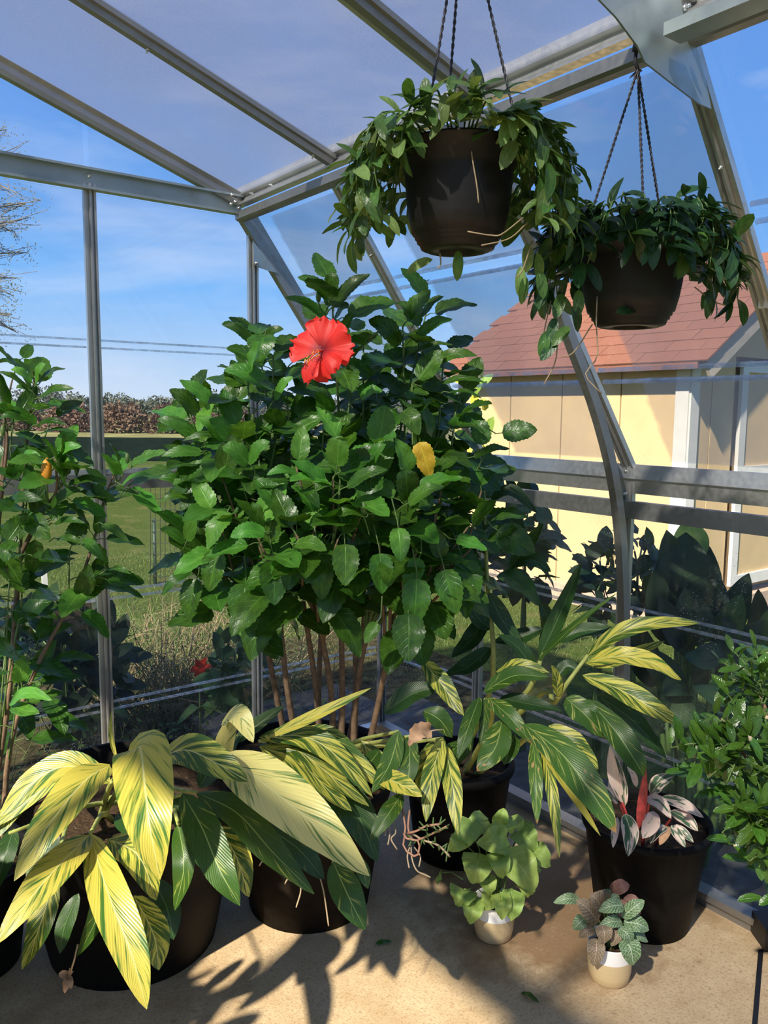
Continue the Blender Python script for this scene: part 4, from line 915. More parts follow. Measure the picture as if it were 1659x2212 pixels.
# the red flower
fc = P(697, 757, 2.14); fa = (-FW * .86 - RT * .42 + UP * .10).normalized()
fu = (UP - fa * UP.dot(fa)).normalized(); fs = fu.cross(fa) * -1
fs = fa.cross(fu) * -1
FT = Thing('x', None, None) if False else None
mb = MB(); mb.tube([fc - fa * .06, fc - fa * .035, fc - fa * .015], [.006, .011, .010], 10); flower = hib.part('flower', mb, M['hib_young'], label='open red flower')
RR = (CAM - fc).normalized()
for k, (ang, ln, wd_, lift, hue) in enumerate(((82, .082, .055, .26, 0), (160, .092, .056, .14, 0), (4, .088, .056, .16, 0), (-60, .078, .056, .42, 0), (-116, .092, .036, .46, 0))):
    a = math.radians(ang); d = RT * math.cos(a) + UP * math.sin(a); d = (d - fa * d.dot(fa)).normalized(); T = fa.cross(d).normalized(); mb = MB(); vs = []; uv = []; ns, nc = 12, 8
    for i in range(ns + 1):
        t = i / ns; w = wd_ * (.12 + .88 * min(1, t * 1.4) ** 1.05) * (1 if t < .72 else math.cos((t - .72) / .28 * 1.15) ** .55)
        for j in range(-nc, nc + 1):
            x = j / nc; L_ = ln * (1 - .10 * x * x * t); z = lift * ln * (t * 1.15 - .95 * t * t) * 1.0 + .003 * t * t * math.sin(x * 9 + k * 2) + .004 * t ** 3 * math.sin(x * 21 + k)
            z += .015 * x * t - .008 * abs(x) * t * (1 if k % 2 else -.6) + .005 * t ** 2 * math.sin(x * 5 + k * 2.6)
            edge = 1 + (.06 * math.sin(x * 11 + k * 1.7) + .03 * math.sin(x * 27 + k) if t > .75 else 0) * (t - .75) * 4
            vs.append(fc + d * (L_ * t * edge + .004) + T * (x * w) + fa * (z + (.004 if k % 2 else 0))); uv.append((.5 + x / 2, t))
    m_ = 2 * nc + 1
    mb.add(vs, [(i * m_ + j, i * m_ + j + 1, (i + 1) * m_ + j + 1, (i + 1) * m_ + j) for i in range(ns) for j in range(m_ - 1)], True, uv); hib.part('petal', mb, M['petal'], flower)
col_end = fc + fa * .05 - UP * .045 - RT * .018; cpts = catmull([fc, fc + fa * .03 - UP * .012, col_end], 8); mb = MB(); mb.tube(cpts, [.0035, .0032, .003, .0028, .0026, .0024, .0022, .002], 7); hib.part('stamen_column', mb, M['stamen'], flower)
mb = MB(); ms = MB()
for k in range(60):
    q = cpts[rnd.randint(4, 7)] + V((rnd.gauss(0, .0055), rnd.gauss(0, .0055), rnd.gauss(0, .0055))); mb.ball(q, .0019, 5)
hib.part('anthers', mb, M['anther'], flower, kind='stuff')
for k in range(5):
    a = k * 1.257; q = col_end + (RT * math.cos(a) + UP * math.sin(a)) * .006 - UP * .012 + fa * .006; ms.tube([col_end, q], .0008, 4); ms.ball(q, .0022, 6)
hib.part('stigma', ms, M['stigma'], flower)

# left hibiscus -----------------------------------------------------
rnd = random.Random(5)
LB = P(-75, 1880, 2.25); LB.z = 0; lh = Thing('potted_hibiscus', 'lanky hibiscus at left edge with one closed orange bud', 'plant', LB)
lh.part('pot', potlathe(LB, .17, .13, .30), M['pot_black']); lh.part('soil', soildisc(LB, .158, .265, rnd), M['soil'])
def chain(pts, r0, r1, mat='bark', name='branch'):
    q = catmull([P(*p) if len(p) == 3 and not isinstance(p, V) else p for p in pts], 16); mb = MB(); mb.tube(q, [r0 + (r1 - r0) * i / 15 for i in range(16)], 7); lh.part(name, mb, M[mat]); return q
b1 = chain([LB + V((.04, .04, .26)), (5, 1600, 2.3), (28, 1400, 2.32), (40, 1230, 2.3), (50, 1050, 2.3), (60, 930, 2.3), (75, 815, 2.3)], .011, .003, name='stem')
b2 = chain([(28, 1230, 2.3), (90, 1110, 2.25), (122, 1060, 2.22), (118, 990, 2.2)], .007, .003)
b3 = chain([LB + V((.1, .02, .26)), (20, 1620, 2.25), (80, 1440, 2.25), (150, 1310, 2.28), (190, 1230, 2.3)], .009, .003, name='stem')
b4 = chain([(170, 1270, 2.28), (205, 1160, 2.3), (225, 1080, 2.3), (257, 1000, 2.3)], .005, .002)
b5 = chain([(-20, 1300, 2.3), (0, 1100, 2.3), (15, 960, 2.3), (10, 900, 2.3)], .007, .003)
b6 = chain([(-10, 1150, 2.35), (5, 1000, 2.5), (20, 850, 2.6), (42, 775, 2.6)], .005, .002)
ltips = [(75, 812, 2.3, 7, .3, b1, 15), (42, 780, 2.6, 4, .2, b6, 15), (110, 905, 2.25, 4, .1, b1, 12), (30, 900, 2.25, 4, .1, b1, 12), (118, 985, 2.18, 6, .6, b2, 13), (150, 1000, 2.22, 4, .3, b2, 12), (10, 905, 2.25, 5, .2, b5, 14),
         (170, 1040, 2.2, 4, .2, b2, 11), (60, 1070, 2.2, 4, .1, b2, 5), (60, 1000, 2.25, 5, .3, b1, 9), (10, 1050, 2.2, 4, .1, b5, 9), (100, 1130, 2.2, 4, 0, b2, 6), (40, 1150, 2.2, 5, 0, b1, 7), (258, 1000, 2.3, 5, .5, b4, 14), (235, 1060, 2.3, 4, .2, b4, 11),
         (205, 1165, 2.28, 4, 0, b4, 7), (230, 1230, 2.25, 4, .2, b3, 15), (150, 1190, 2.25, 4, .1, b3, 13), (170, 1290, 2.25, 4, .1, b3, 13), (20, 1250, 2.2, 5, 0, b1, 5), (40, 1340, 2.2, 4, 0, b1, 4), (10, 1420, 2.2, 4, 0, b1, 3), (80, 1390, 2.22, 3, 0, b3, 8), (40, 1480, 2.2, 3, .4, b3, 5), (0, 1180, 2.2, 5, 0, b5, 5)]
fl_face = V((.25, -.8, .2)).normalized()
for x, y, d, nl, yp, br, i in ltips:
    a = br[min(i, 15)]; t_ = P(x, y, d); a = br[max(0, min(i, 15) - 2)]
    pts = twig(lh, a, t_, V((rnd.gauss(0, .01), rnd.gauss(0, .01), -.01)), .003, .0018, 'stem_green', 6); foliage_tip(lh, pts, rnd, nl, .112, .13, smooth_me + hib_me[:2], young_me, yp, fl_face, .25)
for pts, mt in (([(20, 1520, 2.1), (60, 1497, 2.06), (112, 1512, 2.03)], 'hib_young'), ([(25, 1525, 2.1), (55, 1535, 2.06), (85, 1540, 2.04)], 'hib')):
    sp = [P(*p) for p in pts]; mb = leaf_surface(sp, .022, -FW + V((0, 0, 1)), 'ovate', 14, 2, .2, .08, 0, 0, .03); lh.part('leaf', mb, M[mt])
for bx, by, tx, ty, w, yg in ((68, 826, 24, 797, 32, 1), (78, 828, 99, 786, 32, 1), (83, 830, 141, 796, 30, 0), (60, 840, -2, 803, 24, 0), (66, 852, 35, 838, 26, 0), (88, 858, 161, 840, 28, 0), (85, 884, 133, 876, 28, 0), (82, 918, 145, 918, 24, 0), (90, 936, 171, 936, 19, 0), (50, 908, -2, 904, 24, 0), (118, 988, 176, 964, 31, 1), (42, 992, 88, 985, 26, 1),
        (130, 1004, 168, 998, 28, 1), (148, 1046, 232, 1040, 26, 0), (264, 1046, 331, 1025, 27, 1), (232, 1060, 301, 1068, 21, 0), (110, 1094, 181, 1055, 34, 0), (15, 1084, 93, 1080, 36, 0), (60, 1120, 108, 1166, 58, 0), (120, 1130, 184, 1130, 21, 0), (224, 1134, 278, 1171, 27, 0), (126, 1164, 181, 1176, 22, 0), (180, 1166, 223, 1211, 32, 1), (235, 1230, 283, 1240, 19, 0), (30, 1170, 5, 1230, 44, 0), (70, 1200, 120, 1215, 34, 0)):
    a, b = P(bx, by, 2.2), P(tx, ty, 2.17); mid = a.lerp(b, .5) - FW * .01 + V((0, 0, .010)); hint = -FW * .7 + V((0, 0, .7)) + V((rnd.gauss(0, .15), 0, rnd.gauss(0, .15)))
    mb = leaf_surface([a, mid, b], pxw(w, 2.2) / 2, hint, 'ovate', 18, 3, .18, .07, rnd.uniform(-.3, .3), .04, .03, rnd); lh.part('leaf', mb, M['hib_young'] if yg else M['hib'])
    q = (a - b).normalized(); PET.append([a, a + q * .015, a + q * .03 + V((0, .01, -.015))])
for k in range(260):   # unseen leaves and twigs added left of the frame to shade the floor
    z_ = rnd.uniform(.34, .70); t_ = V((rnd.uniform(.2, .75) - 1.04 * z_, rnd.uniform(1.72, 2.5) - .39 * z_, z_))
    if (t_ - CAM).dot(RT) / (t_ - CAM).dot(FW) * F > -1120: continue
    a = t_ + V((0, 0, -.16)); foliage_tip(lh, [a, a.lerp(t_, .5), t_], rnd, 7, .15, .15, smooth_me, None, 0, fl_face, .25, deep=True); (twig(lh, LB + V((0, 0, .27)), t_, V((0, 0, .1)), .006, .002, 'bark', 7) if k % 8 == 0 else None)
for x, y, d in ((30, 1200, 2.4), (20, 1270, 2.4), (60, 1330, 2.4), (90, 1370, 2.4), (20, 1400, 2.45), (20, 1480, 2.45), (60, 1430, 2.45)):
    t_ = P(x, y, d); a = t_ + V((0, 0, -.2)); foliage_tip(lh, [a, a.lerp(t_, .5), t_], rnd, 5, .12, .18, smooth_me, None, 0, fl_face, .25, deep=True)
flush_more(lh, M['hib'])  # includes the unseen foliage added to block sun from the floor
flush_pet(lh)
c = P(100, 1016, 2.16); mb = MB(); R = Matrix.Rotation(.1, 3, 'Y'); mb.lathe([(0.001, -.036), (.010, -.029), (.0150, -.010), (.0138, .010), (.009, .025), (.001, .034)], c, 12, R); bud = lh.part('bud', mb, M['bud'], label='closed orange flower bud')
mb = MB(); mb.tube([c - V((0, 0, .028)), P(102, 1050, 2.18), P(104, 1085, 2.2)], .0022, 5); lh.part('bud_stalk', mb, M['stem_green'], bud)
for x, y in ((148, 1013), (6, 930), (275, 990)):
    mb = MB(); mb.ball(P(x, y, 2.2), .009, 8, (.8, .8, 1.7)); lh.part('bud', mb, M['stem_green'])

# ------------------------------------------------------------------ variegated gingers
rnd = random.Random(21)
GA = V((.76, 2.22, 0)); ga = Thing('potted_ginger', 'bright yellow striped ginger in a large black tub at left front', 'plant', GA)
ga.part('pot', potlathe(GA, .33, .235, .47, .014, .022), M['pot_black']); ga.part('soil', soildisc(GA, .312, .40, rnd), M['soil'])
def cane(th, pts, r0=.008, r1=.004, mat='stem_yel', name='cane'):
    q = catmull([P(*p) if not isinstance(p, V) else p for p in pts], 12); mb = MB(); mb.tube(q, [r0 + (r1 - r0) * i / 11 for i in range(12)], 7); th.part(name, mb, M[mat])
def gcane(th, base, x, y, d, mat='stem_yel'):
    b = V((base.x + rnd.gauss(0, .07), base.y + rnd.gauss(0, .06), .4)); e = P(x, y, d); cane(th, [b, b.lerp(e, .5) + V((0, 0, .03)), e], .009, .004, mat)
for x, y, d in ((268, 1665, 1.78), (240, 1690, 1.8), (195, 1800, 1.72), (395, 1715, 1.8), (425, 1712, 1.8), (340, 1640, 1.8), (385, 1780, 1.75), (20, 1800, 1.9), (118, 1890, 1.7)): gcane(ga, GA, x, y, d)
LA = [
 ([(268, 1672, 1.80), (300, 1612, 1.72), (312, 1690, 1.62), (324, 1790, 1.56), (346, 1900, 1.55)], 124, 'gy', .03),
 ([(195, 1800, 1.72), (232, 1925, 1.6), (284, 2060, 1.53), (317, 2180, 1.50)], 84, 'gy', .02),
 ([(194, 1803, 1.72), (140, 1856, 1.62), (70, 1935, 1.55), (-8, 2040, 1.5)], 82, 'gy', .04),
 ([(238, 1652, 1.76), (180, 1690, 1.68), (100, 1790, 1.6), (30, 1904, 1.55)], 88, 'gy', .04),
 ([(240, 1690, 1.8), (150, 1655, 1.8), (70, 1690, 1.78), (-5, 1768, 1.75)], 72, 'gy', .05),
 ([(340, 1640, 1.8), (400, 1620, 1.75), (470, 1650, 1.7), (536, 1688, 1.68)], 84, 'gm', .03),
 ([(395, 1715, 1.8), (435, 1785, 1.72), (475, 1880, 1.66), (519, 1957, 1.64)], 76, 'gg', .09),
 ([(425, 1712, 1.8), (512, 1756, 1.74), (590, 1842, 1.68), (679, 1931, 1.66)], 70, 'gg', .10),
 ([(470, 1785, 1.8), (510, 1850, 1.75), (538, 1938, 1.74)], 64, 'gm', .06),
 ([(385, 1780, 1.76), (397, 1870, 1.70), (378, 1966, 1.70)], 48, 'gg', .06),
 ([(235, 1812, 1.75), (300, 1850, 1.70), (338, 1945, 1.70)], 72, 'gm', .04),
 ([(290, 1935, 1.68), (332, 2020, 1.63), (343, 2096, 1.61)], 68, 'gm', .05),
 ([(118, 1890, 1.7), (88, 1995, 1.65), (48, 2094, 1.64)], 56, 'gm', .06),
 ([(232, 1880, 1.76), (208, 1985, 1.72), (166, 2066, 1.72)], 42, 'gg', .05),
 ([(30, 1790, 1.95), (10, 1850, 1.9), (-12, 1930, 1.88)], 46, 'gd', .05),
 ([(195, 1640, 2.0), (110, 1690, 2.0), (40, 1745, 1.98), (-20, 1790, 1.95)], 40, 'gm', .05),
 ([(330, 1900, 1.85), (360, 1960, 1.8), (375, 2030, 1.78)], 60, 'gd', .05),
 ([(250, 1760, 1.95), (300, 1790, 1.9), (350, 1850, 1.88)], 60, 'gd', .05),
 ([(120, 1790, 1.95), (90, 1850, 1.92), (60, 1910, 1.9)], 60, 'gd', .05),
 ([(60, 1730, 2.0), (20, 1760, 1.98), (-30, 1830, 1.95)], 46, 'gm', .05),
 ([(170, 1930, 1.8), (140, 2000, 1.78), (130, 2060, 1.77)], 40, 'gd', .05),
 ([(370, 1720, 1.9), (420, 1800, 1.86), (440, 1880, 1.84)], 60, 'gd', .05)]
for pts, w, mt, wv in LA: pleaf(ga, pts, w, mt, wave=wv, nseg=18)
pleaf(ga, [(252, 1642, 1.8), (240, 1590, 1.82), (241, 1536, 1.83)], 10, 'gy', fold=.9, wave=0, label='rolled yellow new leaf')
mb = MB(); mb.tube([P(168, 2040, 1.72), P(160, 2075, 1.72), P(152, 2100, 1.72)], .002, 4); dl = ga.part('dead_leaf_stalk', mb, M['stem_dry'])
c = P(146, 2112, 1.72)
for k in range(5):
    d = V((rnd.gauss(0, 1), rnd.gauss(0, 1), rnd.gauss(-.2, .8))).normalized(); mb = leaf_surface([c, c + d * .012, c + d * .024 + V((0, 0, -.006))], .010, (rnd.gauss(0, 1), -1, .3), 'ovate', 6, 2, .6, .3); ga.part('dead_leaf', mb, M['dead'], dl)

GB = V((1.28, 2.08, 0)); gb = Thing('potted_ginger', 'pale cream striped ginger in a brown pot between the yellow ginger and the hibiscus stems', 'plant', GB)
gb.part('pot', potlathe(GB, .25, .19, .40, .012, .02), M['pot_dull']); gb.part('soil', soildisc(GB, .236, .345, rnd), M['soil'])
for x, y, d in ((480, 1632, 1.9), (490, 1660, 1.95), (560, 1600, 1.98), (640, 1600, 1.98), (720, 1870, 1.85), (740, 1720, 1.95), (860, 1580, 2.0), (955, 1595, 2.0), (820, 1670, 1.95), (575, 1590, 1.95), (887, 1590, 2.0)): gcane(gb, GB, x, y, d)
LBf = [
 ([(478, 1630, 1.84), (556, 1682, 1.72), (668, 1772, 1.62), (798, 1892, 1.57)], 122, 'gp', .02),
 ([(472, 1668, 1.95), (488, 1600, 1.93), (516, 1524, 1.92)], 46, 'gp', .03),
 ([(480, 1560, 1.92), (515, 1545, 1.87), (547, 1604, 1.84)], 52, 'gp', .03),
 ([(505, 1605, 1.98), (560, 1562, 2.0), (614, 1524, 2.02)], 34, 'gg', .02),
 ([(578, 1592, 1.95), (680, 1546, 1.92), (802, 1486, 1.9)], 30, 'gy', .02),
 ([(560, 1592, 2.0), (660, 1592, 1.95), (735, 1640, 1.92), (805, 1722, 1.9)], 58, 'gm', .06),
 ([(580, 1600, 2.02), (650, 1625, 1.96), (725, 1685, 1.93), (797, 1742, 1.91)], 46, 'gm', .06),
 ([(640, 1580, 2.04), (705, 1592, 1.99), (772, 1650, 1.96), (832, 1706, 1.93)], 54, 'gm', .06),
 ([(560, 1612, 1.99), (640, 1642, 1.95), (715, 1712, 1.93), (760, 1752, 1.92)], 48, 'gm', .05),
 ([(600, 1580, 2.06), (690, 1600, 2.03), (790, 1690, 2.0)], 46, 'gd', .05),
 ([(560, 1610, 2.05), (600, 1600, 2.02), (650, 1650, 2.0)], 50, 'gd', .05),
 ([(720, 1862, 1.85), (752, 1935, 1.8), (789, 2009, 1.78)], 68, 'gg', .05),
 ([(770, 1850, 1.80), (785, 1885, 1.77), (795, 1920, 1.76)], 30, 'gg', .04),
 ([(690, 1710, 2.0), (765, 1750, 1.96), (815, 1862, 1.92)], 82, 'gd', .05),
 ([(560, 1780, 1.9), (640, 1830, 1.86), (700, 1900, 1.84)], 66, 'gd', .06),
 ([(430, 1700, 1.98), (470, 1640, 1.98), (520, 1590, 1.98)], 60, 'gd', .05),
 ([(862, 1578, 2.0), (842, 1650, 1.95), (804, 1712, 1.9)], 46, 'gg', .05),
 ([(887, 1588, 2.0), (884, 1650, 1.95), (882, 1702, 1.92)], 44, 'gg', .05),
 ([(957, 1592, 2.0), (932, 1680, 1.93), (920, 1776, 1.88)], 44, 'gm', .05),
 ([(962, 1610, 2.0), (978, 1700, 1.92), (989, 1804, 1.87)], 42, 'gm', .05),
 ([(815, 1672, 1.95), (860, 1692, 1.9), (912, 1720, 1.86)], 50, 'gy', .04),
 ([(868, 1715, 1.95), (838, 1760, 1.9), (800, 1816, 1.88)], 42, 'gg', .05),
 ([(820, 1620, 2.05), (790, 1660, 2.0), (755, 1700, 1.98)], 46, 'gg', .05),
 ([(780, 1600, 2.1), (830, 1660, 2.05), (870, 1710, 2.02)], 40, 'gm', .05),
 ([(940, 1600, 2.05), (920, 1650, 2.0), (900, 1720, 1.97)], 40, 'gm', .05),
 ([(1000, 1600, 2.05), (960, 1640, 2.0), (930, 1690, 1.97)], 40, 'gg', .05)]
for pts, w, mt, wv in LBf: pleaf(gb, pts, w, mt, wave=wv, nseg=18)
c = P(905, 1588, 1.95)
dead = Thing('fallen_leaf', 'curled dry brown leaf caught among the ginger blades below the hibiscus', 'leaf', c)
mb = leaf_surface([P(930, 1578, 1.95), P(905, 1582, 1.93), P(884, 1612, 1.92)], .024, -FW + V((0, 0, .4)), 'ovate', 14, 3, .5, .25, .8, 0, .08); dead.part('leaf_blade', mb, M['dead'])
mb = MB(); mb.tube([P(925, 1580, 1.95), P(940, 1577, 1.95), P(957, 1576, 1.95)], .0016, 4); dead.part('leaf_stalk', mb, M['stem_dry'])
# weedy succulent stems spilling from that pot
def trail(pts, n=14, r=.0026, mat='stem_red'):
    q = catmull([P(*p) for p in pts], n); mb = MB(); mb.tube(q, r, 5); return q, mb
for k, (pts, mt) in enumerate(((([(868, 1745, 1.93), (876, 1790, 1.9), (872, 1830, 1.88), (900, 1850, 1.86), (905, 1818, 1.86), (880, 1812, 1.87), (872, 1800, 1.88)]), 'stem_red'),
      ([(885, 1750, 1.93), (882, 1790, 1.9), (895, 1815, 1.87), (935, 1800, 1.85), (965, 1785, 1.84)], 'stem_red'), ([(880, 1800, 1.88), (900, 1795, 1.86), (920, 1785, 1.85), (950, 1780, 1.84)], 'stem_red'),
      ([(890, 1800, 1.88), (915, 1815, 1.86), (945, 1825, 1.85), (972, 1850, 1.84)], 'stem_dry'), ([(888, 1825, 1.88), (890, 1855, 1.87), (900, 1880, 1.86), (915, 1888, 1.86), (930, 1895, 1.86)], 'stem_dry'), ([(895, 1830, 1.88), (908, 1850, 1.87), (905, 1872, 1.86)], 'stem_dry'),
      ([(885, 1830, 1.88), (880, 1850, 1.87), (884, 1875, 1.86)], 'stem_dry'), ([(840, 1770, 1.92), (842, 1800, 1.9), (838, 1825, 1.89)], 'stem_dry'), ([(848, 1770, 1.92), (855, 1798, 1.9), (845, 1812, 1.89), (858, 1835, 1.89)], 'stem_dry'), ([(835, 1775, 1.92), (832, 1805, 1.9)], 'stem_dry'),
      ([(640, 1880, 1.85), (650, 1920, 1.84), (640, 1960, 1.83)], 'stem_dry'), ([(690, 1890, 1.85), (700, 1930, 1.84), (710, 2000, 1.83)], 'stem_dry'), ([(610, 1850, 1.86), (625, 1885, 1.85), (615, 1910, 1.85)], 'stem_dry'), ([(560, 1800, 1.9), (575, 1840, 1.88), (560, 1870, 1.88)], 'stem_dry'))):
    q, mb = trail(pts, r=.0026 if k < 4 else .0018, mat=mt); gb.part('trailing_stem', mb, M[mt])
    if 1 <= k <= 3:
        for j in range(6, 14):
            for _ in range(2):
                d = V((rnd.gauss(0, 1), rnd.gauss(0, 1), rnd.gauss(.2, 1))).normalized(); PET.append([q[j], q[j] + d * .009, q[j] + d * .017])
flush_pet(gb)

GC = V((1.86, 2.02, 0)); gc = Thing('potted_ginger', 'green and yellow ginger arching over the black pot in the right corner', 'plant', GC)
gc.part('pot', potlathe(GC, .19, .15, .34), M['pot_black']); gc.part('soil', soildisc(GC, .177, .30, rnd), M['soil'])
for pts in ([GC + V((0, .02, .28)), (1062, 1480, 2.5), (1052, 1250, 2.55), (1045, 1060, 2.6)], [GC + V((.03, 0, .28)), (1165, 1500, 2.3), (1195, 1520, 2.2), (1222, 1480, 2.15), (1270, 1415, 2.15)], [GC + V((0, -.03, .28)), (1060, 1560, 2.2), (1048, 1510, 2.12)],
            [GC + V((.02, 0, .28)), (1135, 1500, 2.4), (1170, 1420, 2.4), (1200, 1360, 2.4)], [GC + V((.03, -.05, .28)), (1130, 1600, 2.1), (1140, 1570, 2.0)]): cane(gc, pts, .010, .005)
LC = [
 ([(1268, 1418, 2.2), (1340, 1366, 2.15), (1430, 1346, 2.12), (1513, 1347, 2.1)], 44, 'gm', .05), ([(1265, 1432, 2.15), (1340, 1417, 2.08), (1410, 1432, 2.05), (1471, 1469, 2.03)], 50, 'gy', .05),
 ([(1258, 1458, 2.12), (1340, 1490, 2.05), (1410, 1530, 2.0), (1471, 1563, 1.98)], 58, 'gm', .04), ([(1222, 1508, 2.1), (1265, 1545, 2.05), (1311, 1595, 2.02)], 64, 'gb', .07),
 ([(1272, 1512, 2.08), (1330, 1580, 2.0), (1370, 1640, 1.96), (1392, 1678, 1.95)], 62, 'gg', .06), ([(1130, 1563, 2.0), (1210, 1625, 1.9), (1280, 1715, 1.83), (1331, 1799, 1.8)], 80, 'gb', .03),
 ([(1185, 1568, 2.05), (1242, 1610, 2.0), (1293, 1663, 1.97)], 56, 'gm', .05), ([(1150, 1588, 1.95), (1220, 1690, 1.86), (1297, 1806, 1.82)], 24, 'gy', .03),
 ([(1152, 1598, 1.95), (1158, 1690, 1.88), (1160, 1780, 1.85)], 32, 'gb', .06), ([(1172, 1612, 1.95), (1194, 1720, 1.87), (1209, 1853, 1.83)], 28, 'gm', .03),
 ([(1055, 1508, 2.1), (1100, 1548, 2.02), (1149, 1607, 1.98)], 44, 'gb', .04), ([(1045, 1495, 2.15), (1110, 1460, 2.1), (1186, 1463, 2.05)], 48, 'gg', .04),
 ([(1080, 1508, 2.15), (1140, 1520, 2.1), (1213, 1535, 2.05)], 44, 'gd', .04), ([(1036, 1506, 2.1), (1012, 1570, 2.02), (989, 1641, 1.98)], 38, 'gg', .04),
 ([(1049, 1508, 2.1), (1046, 1560, 2.05), (1037, 1609, 2.02)], 24, 'gg', .03), ([(1085, 1555, 2.05), (1070, 1615, 2.0), (1030, 1666, 1.98)], 64, 'gb', .06),
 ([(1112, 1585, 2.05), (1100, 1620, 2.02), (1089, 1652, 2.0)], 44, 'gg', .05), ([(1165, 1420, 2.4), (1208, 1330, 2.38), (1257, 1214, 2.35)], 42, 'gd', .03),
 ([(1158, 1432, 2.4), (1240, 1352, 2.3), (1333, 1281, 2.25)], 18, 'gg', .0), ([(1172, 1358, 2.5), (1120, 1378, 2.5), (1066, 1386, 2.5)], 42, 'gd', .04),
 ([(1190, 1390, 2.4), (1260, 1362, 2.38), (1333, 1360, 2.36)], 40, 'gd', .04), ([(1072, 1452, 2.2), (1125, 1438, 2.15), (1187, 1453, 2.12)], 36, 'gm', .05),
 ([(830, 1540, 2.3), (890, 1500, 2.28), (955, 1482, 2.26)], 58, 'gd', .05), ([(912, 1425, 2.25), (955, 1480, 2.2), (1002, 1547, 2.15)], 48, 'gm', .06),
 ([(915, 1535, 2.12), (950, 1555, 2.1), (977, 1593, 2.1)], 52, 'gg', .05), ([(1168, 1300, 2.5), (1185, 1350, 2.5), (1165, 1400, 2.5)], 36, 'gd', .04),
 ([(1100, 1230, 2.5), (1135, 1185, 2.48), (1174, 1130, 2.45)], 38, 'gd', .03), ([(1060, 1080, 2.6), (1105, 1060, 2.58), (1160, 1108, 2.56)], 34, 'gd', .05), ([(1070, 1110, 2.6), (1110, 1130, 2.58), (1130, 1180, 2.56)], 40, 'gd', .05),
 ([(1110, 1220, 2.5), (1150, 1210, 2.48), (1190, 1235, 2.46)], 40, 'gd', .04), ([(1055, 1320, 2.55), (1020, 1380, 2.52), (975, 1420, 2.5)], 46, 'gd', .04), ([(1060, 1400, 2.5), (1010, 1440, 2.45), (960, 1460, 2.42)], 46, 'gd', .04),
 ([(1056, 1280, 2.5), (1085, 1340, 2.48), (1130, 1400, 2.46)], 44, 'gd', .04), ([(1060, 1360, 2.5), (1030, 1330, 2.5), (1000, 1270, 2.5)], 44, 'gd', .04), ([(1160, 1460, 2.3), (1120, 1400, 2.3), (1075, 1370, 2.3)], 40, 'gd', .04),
 ([(1280, 1440, 2.25), (1350, 1420, 2.22), (1437, 1385, 2.2)], 38, 'gm', .04), ([(1205, 1462, 2.2), (1225, 1440, 2.2), (1252, 1450, 2.18)], 34, 'gd', .04), ([(1290, 1500, 2.2), (1370, 1560, 2.15), (1440, 1640, 2.12)], 50, 'gd', .05),
 ([(1200, 1600, 2.1), (1230, 1660, 2.06), (1245, 1720, 2.04)], 44, 'gg', .05), ([(1010, 1570, 2.12), (1000, 1620, 2.08), (960, 1660, 2.05)], 40, 'gg', .05), ([(1205, 1505, 2.16), (1203, 1470, 2.14), (1192, 1436, 2.13)], 24, 'gm', .04)]
for pts, w, mt, wv in LC: pleaf(gc, pts, w * .94, mt, wave=wv * 1.7, nseg=18, fold=.22, twist=rnd.uniform(-.5, .5))

